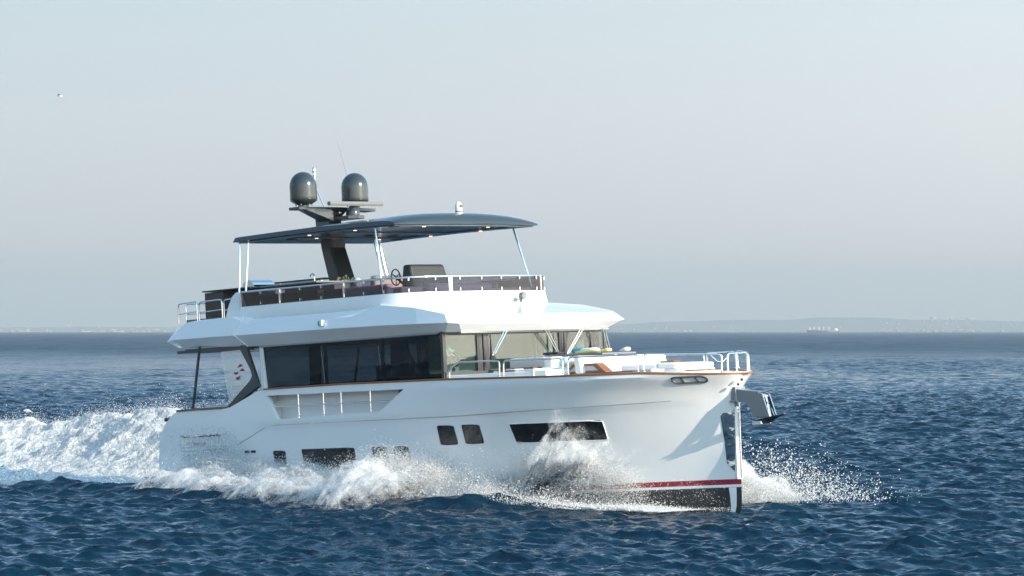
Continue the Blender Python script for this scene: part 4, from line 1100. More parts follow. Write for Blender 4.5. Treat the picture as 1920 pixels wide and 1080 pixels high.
def cushion(name, label, cat, base, dims, m, rot=0, tilt=0, group=None):
    t = thing(name, label, cat, base, group)
    b = B(); n = 12; L_, W_, H_ = dims
    rings = []
    for i in range(n + 1):
        u = -1 + 2 * i / n; k = max(0.02, (1 - u**4)) ** .5
        rings.append([(u * L_/2, W_/2 * k * math.copysign(abs(math.cos(a))**.6, math.cos(a)), H_/2 + H_/2 * k * math.copysign(abs(math.sin(a))**.8, math.sin(a))) for a in np.linspace(0, 2*math.pi, 17)[:-1]])
    b.loft(rings)
    o = b.build('cushion_cover', m, t, smooth=60); o.rotation_euler = (0, tilt, rot); return t
cushion('towel_roll', 'turquoise rolled towel lying at the left end of the foredeck table', 'towel', (-4.32, .42, 3.735), (.36, .22, .13), M['turq'], .3)
cushion('scatter_cushion', 'white flat cushion beside the turquoise towel on the foredeck table', 'cushion', (-4.02, .36, 3.73), (.50, .30, .12), M['vinyl'], .1)
cushion('scatter_cushion', 'pale yellow cushion under the white cushion on the foredeck table', 'cushion', (-4.0, .48, 3.727), (.80, .16, .07), M['yellow'], .0)
cushion('scatter_cushion', 'small yellow cushion standing up behind the pale towel on the table', 'cushion', (-3.75, .1, 3.725), (.26, .2, .09), M['yellow'], .0, -.15)
cushion('scatter_cushion', 'small cream cushion at the bow end of the foredeck table', 'cushion', (-3.60, -.35, 3.715), (.28, .2, .10), M['vinyl'], .0, -.25)
cushion('scatter_cushion', 'gold patterned cushion on the seat beside the teak framed arm', 'cushion', (-3.93, 1.0, 3.43), (.34, .22, .14), M['gold'], .2)
cushion('scatter_cushion', 'pale turquoise cushion leaning on the white corner backrest', 'cushion', (-4.24, .92, 3.44), (.26, .2, .22), M['pturq'], 0, -.3)

# bow rails (starboard and mirrored to port)
def rail_run(x0, x1, h, name='bow_rail', ins=.09, slope=False, mids=()):
    for sd in (1, -1):
        b = B()
        xs_ = list(np.linspace(x0, x1, max(2, int(abs(x1 - x0) / .4) + 1)))
        bot = lambda x: (x, sd * (HB(x, ZT(x) - .003) - ins), ZT(x) + .05)
        top = [(x, sd * (HB(x, ZT(x) - .003) - ins - .02), ZT(x) + h) for x in xs_]
        if slope: top[0] = (x0 + .27, top[0][1], top[0][2]); pts = [bot(x0), (x0, top[0][1], ZT(x0) + h * .6)] + top + [bot(x1)]
        else: pts = [bot(x0)] + top + [bot(x1)]
        b.tube(pts, .019, 8, .09)
        o = b.build(name, M['steel'], yacht, smooth=60)
        for x in mids:
            c = B(); q = bot(x); c.tube([q, (q[0], q[1] - sd*.02, ZT(x) + h)], .016, 8); c.build('rail_post', M['steel'], o, smooth=60)
        c = B()
        for x in (x0, x1): q = bot(x); c.lathe((q[0], q[1], q[2] - .0), [(.04, 0), (.04, .012), (.022, .03)], 12)
        c.build('rail_foot', M['steel'], o, split=True)
rail_run(-6.14, -4.64, .40, slope=True)
rail_run(-4.52, -2.98, .40)
rail_run(-2.85, -1.36, .42)
rail_run(-1.25, .05, .44)
b = B(); b.tube([(.10, .30, 3.07), (.10, .30, 3.52), (.13, -.30, 3.52), (.13, -.30, 3.07)], .02, 8, .08); pu = b.build('bow_pulpit', M['steel'], yacht, smooth=60)
b = B(); b.tube([(.12, .04, 3.07), (.12, .04, 3.52)], .017, 8); b.build('rail_post', M['steel'], pu, smooth=60)
b = B(); b.tube([(-.1, .62, 3.50), (-.02, .5, 3.36), (.05, .4, 3.35), (.10, .31, 3.44)], .009, 6); b.build('pulpit_line', M['steel'], yacht)
b = B(); b.ball((.36, .16, 2.94), .032, 8); b.ball((.30, .22, 2.84), .032, 8); b.build('bow_light', M['dark'], hull, split=True)

# anchor arm and anchor
b = B()
b.box(.02, .16, -.16, .16, 2.46, 2.79); b.box(.0, .22, -.19, .19, 2.46, 2.50); b.build('arm_mount', M['steelg'], yacht, bevel=.01)
b = B()
P1 = [(.12, 2.74), (.78, 2.66), (.90, 2.60), (1.08, 2.10), (.60, 2.12), (.52, 2.30), (.40, 2.44), (.12, 2.50)]
b.prism(P1, .10, .13); b.prism(P1, -.13, -.10)
b.prism([(.12, 2.74), (.78, 2.66), (.78, 2.64), (.12, 2.715)], -.10, .10)
arm = b.build('anchor_arm', M['steelg'], yacht, bevel=.006)
b = B(); b.hexa([(.80, -.13, 2.60), (.84, -.13, 2.60), (.84, .13, 2.60), (.80, .13, 2.60), (.76, -.13, 2.67), (.86, -.13, 2.66), (.86, .13, 2.66), (.76, .13, 2.67)])
b.tube([(.50, -.16, 2.30), (.50, .16, 2.30)], .03, 10); b.build('roller_cap', M['steel'], arm)
b = B(); b.tube([(.84, -.12, 2.55), (.84, .12, 2.55)], .045, 12); b.build('bow_roller', M['steel'], arm, smooth=60)
an = thing('anchor', 'dark steel plough anchor hanging from the polished bow arm', 'anchor', (.98, 0, 2.0))
b = B((.98, 0, 2.0)); b.hexa([(.90, -.03, 2.05), (1.02, -.03, 2.05), (1.02, .03, 2.05), (.90, .03, 2.05), (.82, -.025, 2.58), (.90, -.025, 2.58), (.90, .025, 2.58), (.82, .025, 2.58)])
b.tube([(.86, 0, 2.56), (.88, 0, 2.46)], .04, 8); b.build('shank', M['steelg'], an, bevel=.006)
b = B((.98, 0, 2.0)); b.loft([[(.62, .16, 2.04), (.62, 0, 1.97), (.62, -.16, 2.04), (.62, 0, 2.07)], [(.95, .21, 2.08), (.95, 0, 1.96), (.95, -.21, 2.08), (.95, 0, 2.10)], [(1.2, .09, 2.12), (1.2, 0, 2.08), (1.2, -.09, 2.12), (1.2, 0, 2.15)], [(1.42, .03, 2.15), (1.42, 0, 2.13), (1.42, -.03, 2.15), (1.42, 0, 2.19)]])
b.build('fluke', M['dark'], an, bevel=.005)
b = B((.98, 0, 2.0)); b.box(.60, .86, -.17, .17, 1.95, 2.03); b.build('fluke_weight', M['steel'], an, bevel=.015)
b = B((.98, 0, 2.0)); b.tube([(.86, 0, 2.5), (1.08, .05, 2.28), (1.13, .03, 2.13)], .006, 5); b.build('trip_line', M['steel'], an)

# flowers on the bar, orchid behind the corner window
fl = thing('flower_arrangement', 'cream flowers with green leaves in a blue patterned pot below the black mast', 'flowers', (-11.75, .85, 5.62))
b = B((-11.75, .85, 5.62)); b.lathe((-11.62, .85, 5.62), [(.08, 0), (.13, .12), (.12, .22)], 16); b.lathe((-11.36, .8, 5.66), [(.07, 0), (.12, .1), (.12, .17), (.06, .24)], 14); b.build('pot', M['bluef'], fl, smooth=40)
b = B((-11.75, .85, 5.62)); random.seed(4)
for k in range(46):
    a = random.random()*6.28; r_ = random.random()*.26; p = Vector((-11.75 + r_*math.cos(a), .85 + r_*math.sin(a), 5.80 + random.random()*.15 - r_*.25)); d = Vector((random.uniform(-1, 1), random.uniform(-1, 1), random.uniform(0, 1))).normalized()*.09; s_ = d.cross(Vector((0, 0, 1))).normalized()*.025
    b.poly([p, p + d*.5 + s_, p + d, p + d*.5 - s_])
b.build('leaves', M['leaf'], fl, solid=.002)
b = B((-11.75, .85, 5.62))
for k in range(26):
    a = random.random()*6.28; r_ = random.random()**.6*.22; b.ball((-11.72 + r_*math.cos(a), .85 + r_*math.sin(a), 5.88 + random.random()*.10 - r_*.3), random.uniform(.018, .034), 6)
b.build('blossoms', M['petal'], fl, smooth=60)
orc = thing('potted_orchid', 'white orchid standing inside the corner window of the deckhouse', 'orchid', (-6.7, 2.05, 3.45))
b = B((-6.7, 2.05, 3.45)); b.lathe((-6.7, 2.05, 3.45), [(.07, 0), (.09, .12)], 14); b.build('pot', M['vinylg'], orc, smooth=40)
b = B((-6.7, 2.05, 3.45))
for k in range(60):
    p = Vector((-6.7 + random.gauss(0, .08), 2.03 + random.gauss(0, .09), 3.72 + random.gauss(0, .08))); d = Vector((random.uniform(-1, 1), random.uniform(-1, 1), random.uniform(-.5, 1))).normalized()*.12; s_ = d.cross(Vector((0, 0, 1))).normalized()*.035
    b.poly([p, p + d*.5 + s_, p + d, p + d*.5 - s_])
b.tube([(-6.7, 2.05, 3.5), (-6.68, 2.1, 3.8), (-6.66, 2.2, 3.95)], .008, 5)
b.build('leaves', M['leaf'], orc, solid=.002)
b = B((-6.7, 2.05, 3.45))
for k in range(16): b.ball((-6.62 + random.gauss(0, .02), 2.22 + random.gauss(0, .05), 3.93 + random.gauss(0, .05)), .032, 6, (1, 1, .7))
b.build('blossoms', M['petalw'], orc, smooth=60)

# ------------------------------------------------------------------ far coast, town, ship, gull
def pixdir(px, py, d): return ((px - 960) / 6200 * d, d, 4 - (py - 620) / 6200 * d)
g = np.random.default_rng(2)
D0 = 9000.0
m_h = mat('hazy_hillside', (0.20, 0.22, 0.20), 0.9, var=(0.004, (0.26, 0.25, 0.21), 1))
def hill(name, d, pxs, tops, seed, label):
    n = 240; xs_ = np.linspace(-3000, 3000, n); rows = 14
    top = np.interp(xs_ / d * 6200 + 960, pxs, tops) / 6200 * d
    top = top * (1 + .10 * fbm(xs_, xs_*0 + seed, seed, 5, 1/600.0)) + 3 * fbm(xs_, xs_*0 + 3, seed + 1, 4, 1/120.0)
    v = []
    for r_ in range(rows):
        t = r_ / (rows - 1); y = d + t * 1500 + 60 * fbm(xs_, xs_*0 + r_*.7, seed + 2, 4, 1/300.0) * (t > 0)
        z = top * np.sin(t * math.pi / 2) ** .9 + 10 * fbm(xs_, xs_*0 + r_*170, seed + 3, 5, 1/260.0) * t
        v.append(np.stack([xs_, y, np.maximum(z, 0) - 1.0 * (r_ == 0) + .3], 1))
    v.append(np.stack([xs_, np.full(n, d + 2600.0), np.full(n, -1.0)], 1)); rows += 1
    v = np.concatenate(v); i = np.arange(rows - 1)[:, None] * n; j = np.arange(n - 1)[None, :]
    q = np.stack([i + j, i + j + 1, i + n + j + 1, i + n + j], -1).reshape(-1, 4)
    me = np_mesh(name, v, q, smooth=True); me.materials.append(m_h)
    return tag(link(bpy.data.objects.new(name, me)), label, 'hills', kind='structure')
HPX = [-2000, -400, 0, 200, 420, 700, 960, 1160, 1300, 1480, 1650, 1800, 1920, 2400, 4000]
hills = hill('hills', D0, HPX, [5, 6, 7, 8, 10, 12, 14, 17, 20, 25, 30, 28, 25, 20, 11], 41, 'hazy low hills along the far coast')
# the town along the far shore: countless specks of pale buildings
vs, qs = [], []
def addbox(x, y, z, wx, wy, wz):
    k = len(vs)
    for dx_, dy_, dz_ in ((0,0,0),(1,0,0),(1,1,0),(0,1,0),(0,0,1),(1,0,1),(1,1,1),(0,1,1)): vs.append((x + dx_*wx, y + dy_*wy, z + dz_*wz))
    for f in ((3,2,1,0),(4,5,6,7),(0,1,5,4),(1,2,6,5),(2,3,7,6),(3,0,4,7)): qs.append([k + i for i in f])
for k in range(900):
    px = g.uniform(-150, 2070); cl = float(fbm(np.array([px]), np.array([.0]), 77, 3, 1/60.0)[0])
    if cl < g.uniform(-.45, .35): continue
    up_ = abs(g.normal(0, 1)) ** 1.6 * 7 * (1.0 if px > 1100 else .6)
    d = D0 + up_ * 14 + 5
    x = (px - 960) / 6200 * d; z = up_ / 6200 * d
    if px > 1480 and g.random() < .4: z += g.uniform(0, 20) / 6200 * d
    addbox(x, d - 30, max(0, z - 2), g.uniform(2, 6) * (4 if g.random() < .03 else 1), 12, g.uniform(1.5, 4))
me = np_mesh('town', vs, qs); me.materials.append(mat('pale_house_walls', (0.55, 0.47, 0.41), 0.8, var=(0.02, (0.42, 0.30, 0.24), 1)))
tag(link(bpy.data.objects.new('town', me)), 'specks of pale buildings scattered along the far shore', 'town', kind='stuff')

# bulk carrier on the horizon
DS = 6400.0; kx = DS / 6200
sx0 = (1512 - 960) * kx; sx1 = (1572 - 960) * kx; Ls = sx1 - sx0
def wthing(name, label, cat, loc, group=None):
    o = bpy.data.objects.new(name, None); COL.objects.link(o); o.location = loc; return tag(o, label, cat, group)
ship = wthing('cargo_ship', 'distant bulk cargo ship with deck cranes on the hazy horizon', 'cargo ship', (sx0, DS, 0))
def wbox(lst, name, m, parent):
    vs_, qs_ = [], []
    for x, y, z, wx, wy, wz in lst:
        k = len(vs_)
        for dx_, dy_, dz_ in ((0,0,0),(1,0,0),(1,1,0),(0,1,0),(0,0,1),(1,0,1),(1,1,1),(0,1,1)): vs_.append((x + dx_*wx, y + dy_*wy, z + dz_*wz))
        for f in ((3,2,1,0),(4,5,6,7),(0,1,5,4),(1,2,6,5),(2,3,7,6),(3,0,4,7)): qs_.append([k + i for i in f])
    me_ = np_mesh(name, vs_, qs_); me_.materials.append(m); return link(bpy.data.objects.new(name, me_), parent)
m_sh = mat('ship_hull_paint', (0.06, 0.07, 0.09), 0.5); m_sw = mat('ship_white_paint', (0.85, 0.80, 0.74), 0.4)
hv = [(0, 0, 5.2), (3, 0, -1), (Ls, 0, -1), (Ls, 0, 3.6)]
vv = [(x, y, z) for x, _, z in hv for y in (-5, 5)]
me = np_mesh('ship_hull', vv, [[0, 2, 4, 6], [7, 5, 3, 1], [0, 1, 3, 2], [4, 5, 7, 6], [6, 7, 1, 0], [2, 3, 5, 4]]); me.materials.append(m_sh); link(bpy.data.objects.new('ship_hull', me), ship)
wbox([(Ls - 8, -4, 3.6, 6, 8, 3.6), (Ls - 7.5, -3, 7.2, 4, 6, 1.8), (Ls - 10, -4, 3.6, 2, 8, 1.4)], 'superstructure', m_sw, ship)
wbox([(Ls - 5, -1, 9, 1.2, 1.6, 3)], 'funnel', m_sh, ship)
for t in (.10, .22, .38, .53, .69):
    wbox([(Ls*t, -1.2, 4.0, 1.5, 2, 8.0 if t > .2 else 5), (Ls*t - .2, -1.4, 9.5, 1.9, 2.4, 1.5)], 'deck_crane', m_sw, ship)

# gull
gx, gy, gz = pixdir(112, 180, 120)
gull = wthing('seagull', 'small white seagull in flight high at the left', 'bird', (gx, gy, gz))
m_g = mat('white_feathers', (0.8, 0.8, 0.78), 0.7); m_gg = mat('grey_feathers', (0.5, 0.5, 0.5), 0.7)
def wtube(name, secs, m, parent, n=10):   # secs: centre, ry, rz along x
    vs_ = []; 
    for (cx_, cy_, cz_), ry, rz in secs:
        for k in range(n): a = 2*math.pi*k/n; vs_.append((cx_, cy_ + ry*math.cos(a), cz_ + rz*math.sin(a)))
    q = [[i*n + k, i*n + (k+1) % n, (i+1)*n + (k+1) % n, (i+1)*n + k] for i in range(len(secs)-1) for k in range(n)]
    me_ = np_mesh(name, vs_, q, smooth=True); me_.materials.append(m); return link(bpy.data.objects.new(name, me_), parent)
wtube('body', [((-.17, 0, .02), .005, .005), ((-.12, 0, .02), .03, .03), ((-.02, 0, 0), .055, .055), ((.08, 0, -.01), .045, .045), ((.16, 0, -.02), .02, .015), ((.22, 0, -.03), .035, .005)], m_g, gull)
for sd, zt in ((-1, .10), (1, -.10)):
    W = [(-.04, 0, .02, .09), (-.03, .16*sd, .07, .075), (.0, .30*sd, .03 + zt*.5, .05), (.06, .42*sd, zt*1.0 - .02, .012)]
    vs_ = []
    for x, y, z, c in W: vs_ += [(x - c, y, z), (x + c, y, z - .01), (x, y, z + .008)]
    q = []
    for i in range(3): a = i*3; q += [[a, a+1, a+4, a+3], [a+1, a+2, a+5, a+4], [a+2, a, a+3, a+5]]
    me = np_mesh('wing', vs_, q); me.materials.append(m_gg if sd < 0 else m_g); link(bpy.data.objects.new('wing', me), gull)

gull.scale = (.62, .62, .62)
# ------------------------------------------------------------------ spray and broken water
m_sp = bpy.data.materials.new('sea_spray_white'); m_sp.use_nodes = True
n_ = m_sp.node_tree; p_ = n_.nodes['Principled BSDF']
p_.inputs['Base Color'].default_value = (0.95, 0.96, 0.96, 1); p_.inputs['Roughness'].default_value = 0.8; p_.inputs['Specular IOR Level'].default_value = 0.2
tl = n_.nodes.new('ShaderNodeBsdfTranslucent'); tl.inputs[0].default_value = (0.90, 0.93, 0.95, 1)
mx_ = n_.nodes.new('ShaderNodeMixShader'); mx_.inputs[0].default_value = 0.42
n_.links.new(p_.outputs[0], mx_.inputs[1]); n_.links.new(tl.outputs[0], mx_.inputs[2])
n_.links.new(mx_.outputs[0], n_.nodes['Material Output'].inputs['Surface'])

def world_of(X, S):    # horizontal boat frame -> world
    return ORG.x + X*fh[0] + S*sh[0], ORG.y + X*fh[1] + S*sh[1]
def droplets(name, P, rad, label, vel=None, stretch=None):
    """P (n,3) world points; each drop an octahedron drawn out along its flight"""
    n = len(P)
    O = np.array([[1,1,1],[1,-1,-1],[-1,1,-1],[-1,-1,1]], float) * .9
    A = rng.normal(size=(n, 3)); A /= np.linalg.norm(A, axis=1)[:, None]
    if vel is not None:
        A = vel / (np.linalg.norm(vel, axis=1)[:, None] + 1e-9) + 0.25 * A; A /= np.linalg.norm(A, axis=1)[:, None]
    Bv = np.cross(A, rng.normal(size=(n, 3))); Bv /= np.linalg.norm(Bv, axis=1)[:, None]; Cv = np.cross(A, Bv)
    st = rng.uniform(1.0, 2.4, n) if stretch is None else stretch
    V = P[:, None, :] + rad[:, None, None] * (O[None, :, 0:1]*A[:, None, :]*st[:, None, None] + O[None, :, 1:2]*Bv[:, None, :] + O[None, :, 2:3]*Cv[:, None, :])
    F = np.array([[0,1,2],[0,3,1],[0,2,3],[1,3,2]])
    T = (np.arange(n)[:, None, None]*4 + F[None]).reshape(-1, 3)
    me = bpy.data.meshes.new(name)
    me.vertices.add(n*4); me.vertices.foreach_set('co', V.reshape(-1).astype(np.float32))
    me.loops.add(T.size); me.loops.foreach_set('vertex_index', T.ravel().astype(np.int32))
    me.polygons.add(len(T)); me.polygons.foreach_set('loop_start', np.arange(len(T), dtype=np.int32)*3)
    me.polygons.foreach_set('use_smooth', np.ones(len(T), dtype=bool))
    me.update(); me.materials.append(m_sp)
    return tag(link(bpy.data.objects.new(name, me)), label, 'sea spray', kind='stuff')

def jets(n, Xf, Sf, hf, per, out, spread, back=2.4, rmin=.003, rmax=.010, fine=1.0):
    """ballistic fingers of spray thrown from the hull side; Xf, Sf and hf give foot and height per jet"""
    PP, VV, RR = [], [], []
    G = 9.81
    for k in range(n):
        X = Xf(); S = Sf(X); h = hf(X)
        if h < .05: continue
        vz = math.sqrt(2*G*h); T = 2*vz/G
        vo = rng.normal(out, spread); vb = -abs(rng.normal(back, back*.35))
        m = int(per * (0.3 + 1.1*h) * rng.uniform(.5, 1.4))
        t = T * rng.beta(1.1, 1.3, m) ** 1.0 * rng.uniform(.5, .95)
        f = rng.uniform(.45, 1.0, m) ** .5     # slower drops stay low
        sx = .10 + .16*t/T; 
        x = X + vb*t + rng.normal(0, 1, m)*sx; s = S + vo*t*f + rng.normal(0, 1, m)*(.06 + .12*t/T)
        z = vz*f*t - .5*G*t*t + rng.normal(0, 1, m)*(.03 + .10*t/T)
        ok = z > -.05; x, s, z, tt = x[ok], s[ok], z[ok], t[ok]
        wx, wy = world_of(x, s)
        PP.append(np.stack([wx, wy, z + .05], 1))
        vzz = vz*f[ok] - G*tt
        VV.append(np.stack([fh[0]*vb + sh[0]*vo, fh[1]*vb + sh[1]*vo, 0], 0)[None] + np.stack([0*vzz, 0*vzz, vzz], 1))
        u = rng.random(len(x))
        RR.append(rmin + (rmax - rmin) * u ** 5 * fine)
    return np.concatenate(PP), np.concatenate(RR), np.concatenate(VV)

def hull_s(X, z=.5):
    # horizontal-frame hull side near the water (trim lowers the stern)
    return HB(min(X, .02), max(-.4, min(2.0, z - X * .0524)))
PR = lambda a, b_: (lambda: rng.uniform(a, b_))
# height of the thrown water along the hull
HX = [-40, -28, -20, -18, -17, -15.9, -14.6, -14.0, -13.4, -12.6, -11, -9.5, -8.3, -7.6, -6.9, -6.2, -5.6, -5.0, -4.4, -3.9, -3.2, -2.6, -1.8, -.8, 0]
HH = [.12, .30, .32, .25, .25, .25, .35, .65, .80, .68, .72, .70, .55, .75, 1.1, 1.0, .55, .45, .9, 1.45, 1.75, 1.5, 1.0, .45, .1]
sets = []
sets.append(jets(1600, PR(-13.0, -4.6), lambda X: hull_s(X) + .25 + abs(rng.normal(0, .45)), lambda X: np.interp(X, HX, HH) * rng.beta(1.6, 2.0) * 1.5, 620, .7, .5, 1.6, rmin=.003, rmax=.009))
sets.append(jets(420, PR(-4.6, -1.8), lambda X: hull_s(X) + .12 + abs(rng.normal(0, .12)), lambda X: np.interp(X, HX, HH) * rng.beta(2.0, 1.6), 620, .35, .25, 1.5, fine=.7))
sets.append(jets(60, PR(-14.2, -12.8), lambda X: hull_s(X) + .3 + abs(rng.normal(0, .3)), lambda X: rng.uniform(.7, 1.8), 100, .4, .5, 1.0, rmin=.005, rmax=.018))
sets.append(jets(110, PR(-3.6, -.2), lambda X: hull_s(X) + .05 + abs(rng.normal(0, .10)), lambda X: rng.uniform(.1, .75), 160, .9, .4, 1.0, fine=.6))
def keep(st):      # near the bow the spray hangs above the painted stripe
    P0, R0_, V0 = st; X_, S_ = boat_xy(P0[:, 0], P0[:, 1])
    k = ~((X_ > -4.4) & (P0[:, 2] < .72 + .16*rng.normal(size=len(P0))) & (P0[:, 2] > .14) & (rng.random(len(P0)) < .93))
    return P0[k], R0_[k], V0[k]
sets = [keep(st) for st in sets]
P_ = np.concatenate([s_[0] for s_ in sets]); R_ = np.concatenate([s_[1] for s_ in sets]); V_ = np.concatenate([s_[2] for s_ in sets])
# low rolling fringe of foam along the outer edge of the disturbed water
m = 320000
X = rng.uniform(-40, -.8, m); ridge = 1.4 + 2.3*smooth(0, -7, X) + np.clip(-X - 7, 0, None)*.115
lump = np.clip(fbm(X, X*0, 91, 4, 1.1) + .55, 0, 1.3)
o_ = np.abs(rng.normal(0, 1, m)); S = ridge + .35 - o_*.75 + .25*fbm(X, X*0 + 4, 92, 4, .9)
z = .08 + rng.exponential(.16, m) * lump * (np.interp(X, [-40, -20, -14, -5, -4, -1], [.35, .7, 1.3, 1.3, .55, .3]))
wx, wy = world_of(X, S)
P_ = np.concatenate([P_, np.stack([wx, wy, z], 1)]); R_ = np.concatenate([R_, .004 + .009*rng.random(m)**4]); V_ = np.concatenate([V_, rng.normal(size=(m, 3))])
droplets('bow_spray', P_, R_, 'white spray thrown up along the starboard side of the yacht', V_)
print('spray drops', len(P_))

# port bow sheet seen past the stem
n1 = 200000
t = rng.beta(1.2, 1.6, n1); ang = rng.uniform(0, 1, n1)
X = -1.8 - 2.4*rng.random(n1) + .3*t; S = -(1.0 + 2.9*t + .3*rng.normal(size=n1))
hh = 1.15*(1 - t**1.3)*rng.random(n1)**.8 + .04; z = hh * (1 + .35*fbm(S*3, X*3, 55, 4, 1.0))
wx, wy = world_of(X, S)
k2 = 5000; t2 = rng.uniform(.3, 1.15, k2); X2 = -1.2 + rng.normal(0, .9, k2); S2 = -(1.0 + 3.1*t2); z2 = rng.random(k2)**1.2 * 1.5*(1.3 - t2) + .15
wx2, wy2 = world_of(X2, S2)
P2 = np.concatenate([np.stack([wx, wy, z], 1), np.stack([wx2, wy2, z2], 1)]); R2_ = np.concatenate([.0025 + .006*rng.random(n1)**4, .004 + .010*rng.random(k2)**3])
droplets('port_spray', P2, R2_, 'white spray sheet beyond the stem on the port side', rng.normal(size=P2.shape))

# crest of the quarter wave astern: drops over the foam hump
n3 = 70000
X = -19.0 - rng.exponential(8.0, n3); S = rng.normal(-4.2, 1.6, n3)
wx, wy = world_of(X, S); _, _, zz, _ = sea_surface(wx, wy, np.hypot(wx, wy))
z = zz + rng.exponential(.09, n3)*(1 + 1.2*np.clip(fbm(wx, wy, 66, 4, .8), 0, 1)*2)
droplets('wake_spray', np.stack([wx, wy, z], 1), .003 + .006*rng.random(n3)**4, 'spray and bubbles over the white wake behind the stern', rng.normal(size=(n3, 3)))

# dense white water inside the spray: a torn, lumpy ridge
nx_, ns_ = 1900, 70
Xg = np.linspace(-46, -1.0, nx_); uu = np.linspace(0, 1, ns_)
XX, UU = np.meshgrid(Xg, uu, indexing='ij')
Hs = np.array([hull_s(x_) if x_ > -17.0 else 2.6 for x_ in Xg])[:, None]
Rg = (1.4 + 2.3*smooth(0, -7, Xg) + np.clip(-Xg - 7, 0, None)*.115)[:, None] + .25
SS_ = Hs - .25 + (Rg - Hs + .25) * UU
SS_ = SS_ + .12 * fbm(XX*2, UU*5, 101, 4, 1.0)
env = np.interp(Xg, HX, HH)[:, None] * np.interp(Xg, [-46, -34, -18, -15, -6.0, -5.0, -4.5, -3.8], [.3, 1.7, 1.7, .85, .8, .7, .4, .0])[:, None]
prof = np.sin(np.pi * np.clip(UU*1.02, 0, 1)) ** .7
nz1 = fbm(XX, SS_*1.3, 103, 6, 1.5, .62); nz2 = np.abs(fbm(XX + 9, SS_*1.5, 104, 5, 3.5, .6))
Zg = -.16 + prof * (.10 + env * (.42 + .8*np.clip(nz1, -.4, 1) + .5*nz2)) + .05*nz1 
wx, wy = world_of(XX.ravel() + .15*nz1.ravel(), SS_.ravel())
i = np.arange(nx_ - 1)[:, None]*ns_; j = np.arange(ns_ - 1)[None, :]
q = np.stack([i + j, i + j + 1, i + ns_ + j + 1, i + ns_ + j], -1).reshape(-1, 4)
me = np_mesh('whitewater', np.stack([wx, wy, Zg.ravel()], 1), q, smooth=True)
m_ww = mat('torn_white_water', (0.80, 0.82, 0.83), 0.85, spec=0.15, bump=(9.0, 1.0, 0.25)); me.materials.append(m_ww)
tag(link(bpy.data.objects.new('whitewater', me)), 'torn white water rolling off the starboard side of the hull', 'white water', kind='stuff')

# torn sheets of fine spray: thin curtains of water thrown out from the hull
m_sh2 = bpy.data.materials.new('thin_spray_sheet'); m_sh2.use_nodes = True
n_ = m_sh2.node_tree; L_ = n_.links; p_ = n_.nodes['Principled BSDF']
p_.inputs['Base Color'].default_value = (0.96, 0.97, 0.97, 1); p_.inputs['Roughness'].default_value = 0.9; p_.inputs['Specular IOR Level'].default_value = 0.1
tl = n_.nodes.new('ShaderNodeBsdfTranslucent'); tl.inputs[0].default_value = (0.97, 0.98, 0.98, 1)
mx_ = n_.nodes.new('ShaderNodeMixShader'); mx_.inputs[0].default_value = 0.6
L_.new(p_.outputs[0], mx_.inputs[1]); L_.new(tl.outputs[0], mx_.inputs[2])
tc = n_.nodes.new('ShaderNodeTexCoord')
def nz_node(sc, det, rough):
    q_ = n_.nodes.new('ShaderNodeTexNoise'); q_.inputs['Scale'].default_value = sc; q_.inputs['Detail'].default_value = det; q_.inputs['Roughness'].default_value = rough
    L_.new(tc.outputs['Object'], q_.inputs['Vector']); return q_
na = nz_node(3.2, 7, .68); nb = nz_node(34.0, 3, .7)
at = n_.nodes.new('ShaderNodeAttribute'); at.attribute_name = 'dense'
s1 = n_.nodes.new('ShaderNodeMath'); s1.operation = 'MULTIPLY_ADD'; s1.inputs[1].default_value = .45; L_.new(nb.outputs[0], s1.inputs[0]); L_.new(na.outputs[0], s1.inputs[2])
s2 = n_.nodes.new('ShaderNodeMath'); s2.operation = 'ADD'; L_.new(s1.outputs[0], s2.inputs[0]); L_.new(at.outputs['Fac'], s2.inputs[1])
mr = n_.nodes.new('ShaderNodeMapRange'); mr.inputs[1].default_value = 1.12; mr.inputs[2].default_value = 1.50; L_.new(s2.outputs[0], mr.inputs[0])
gt = n_.nodes.new('ShaderNodeMath'); gt.operation = 'GREATER_THAN'; gt.inputs[1].default_value = 0.02; L_.new(at.outputs['Fac'], gt.inputs[0])
al = n_.nodes.new('ShaderNodeMath'); al.operation = 'MULTIPLY'; L_.new(mr.outputs[0], al.inputs[0]); L_.new(gt.outputs[0], al.inputs[1])
al2 = n_.nodes.new('ShaderNodeMath'); al2.operation = 'MULTIPLY'; al2.inputs[1].default_value = .8; L_.new(al.outputs[0], al2.inputs[0])
trn = n_.nodes.new('ShaderNodeBsdfTransparent'); fin_ = n_.nodes.new('ShaderNodeMixShader')
L_.new(al2.outputs[0], fin_.inputs[0]); L_.new(trn.outputs[0], fin_.inputs[1]); L_.new(mx_.outputs[0], fin_.inputs[2]); L_.new(fin_.outputs[0], n_.nodes['Material Output'].inputs['Surface'])

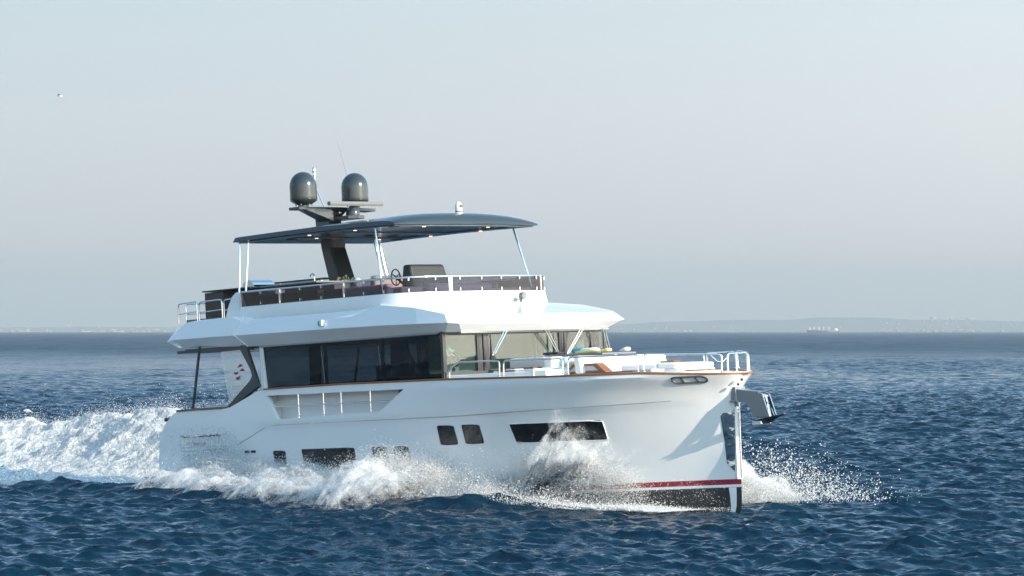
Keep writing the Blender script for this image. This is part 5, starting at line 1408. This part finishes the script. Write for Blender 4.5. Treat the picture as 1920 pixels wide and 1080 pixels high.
def sheets(name, label, defs):
    VV, QQ, DD = [], [], []; base = 0
    for (xa, xb, s0, out, hs_, seed, dens, back, zmin, side) in defs:
        nx = int(abs(xb - xa) / .035); nv = 26
        X0 = np.linspace(xa, xb, nx); v = np.linspace(0, 1, nv)
        XX, V2 = np.meshgrid(X0, v, indexing='ij')
        f = fbm(XX, XX*0 + seed, 200 + seed, 5, 1.3, .62)
        h = np.interp(XX, HX, HH) * hs_ * np.clip(.75 + .95*f, .08, 2)
        foot = np.array([hull_s(x_) if x_ > -17 else 2.6 for x_ in X0])[:, None] if side > 0 else np.interp(X0, [-12, -6, -1], [2.4, 2.0, .6])[:, None]
        zz = 4*h*V2*(1 - V2) if zmin is None else 4*h*(.5 + V2*.5)*(.5 - V2*.5)
        S_ = foot + s0 + out*V2*(.6 + .5*h) + .07*fbm(XX*2, V2*4, 230 + seed, 4, 1.5)
        Xb = XX - back*V2 + .10*fbm(XX + 7, V2*3, 240 + seed, 4, 1.4)
        zz = zz + .05*fbm(XX*2, V2*5, 250 + seed, 4, 2.0)
        d = dens * (1 - .25*np.abs(2*V2 - 1)) * smooth(0, .12, (XX - min(xa, xb)) / abs(xb - xa)) * smooth(0, .12, (max(xa, xb) - XX) / abs(xb - xa))
        hb_ = np.interp(XX, HX, HH)
        d = d * np.interp(zz / (hb_*1.25 + .05), [0, .5, 1.0, 1.4], [1, .95, .62, .25])
        if zmin is not None: d = d * (.12 + .88*smooth(zmin, zmin + .55, zz + .25*fbm(XX*1.3, V2*2, 260 + seed, 3, 1.0)))
        wx, wy = world_of(Xb.ravel(), (side*S_).ravel())
        VV.append(np.stack([wx, wy, zz.ravel() + .04], 1)); DD.append(d.ravel())
        i = np.arange(nx - 1)[:, None]*nv; j = np.arange(nv - 1)[None, :]
        QQ.append(np.stack([i + j, i + j + 1, i + nv + j + 1, i + nv + j], -1).reshape(-1, 4) + base); base += nx*nv
    me = np_mesh(name, np.concatenate(VV), np.concatenate(QQ), smooth=True)
    a_ = me.attributes.new('dense', 'FLOAT', 'POINT'); a_.data.foreach_set('value', np.concatenate(DD).astype(np.float32))
    me.materials.append(m_sh2)
    return tag(link(bpy.data.objects.new(name, me)), label, 'sea spray', kind='stuff')
df = []
for k in range(11): df.append((-18.5, -5.0, .10 + .13*k, .5 + .12*k, .80 + .10*(k % 3), 3*k + 1, .62, .6, None, 1))
for k in range(6): df.append((-5.6, -1.6, .10 + .07*k, .38 + .08*k, .85 + .08*k, 31 + 3*k, .61, .5, .72, 1))
for k in range(4): df.append((-14.6, -12.2, .35 + .14*k, .35, 1.3, 131 + 3*k, .66, .5, None, 1))
for k in range(5): df.append((-26, -15, .0 + .3*k, .6, .9, 51 + 3*k, .60, .6, None, 1))
sheets('spray_sheets', 'torn white sheets of fine spray along the starboard side', df)
df = []
for k in range(9): df.append((-5.5, -1.0, .0 + .22*k, 1.2 + .22*k, .85 - .06*k, 71 + 3*k, .64, .6, None, -1))
sheets('port_spray_sheets', 'torn white sheets of spray beyond the stem to port', df)

# spray torn off the crest of the port quarter wave
df = []
for k in range(5): df.append((-44, -12, 1.6 + .45*k, .7, 4.5, 91 + 3*k, .60, .6, None, -1))
wk_ = sheets('wake_spray_sheets', 'torn white sheets of spray over the wake astern', df)
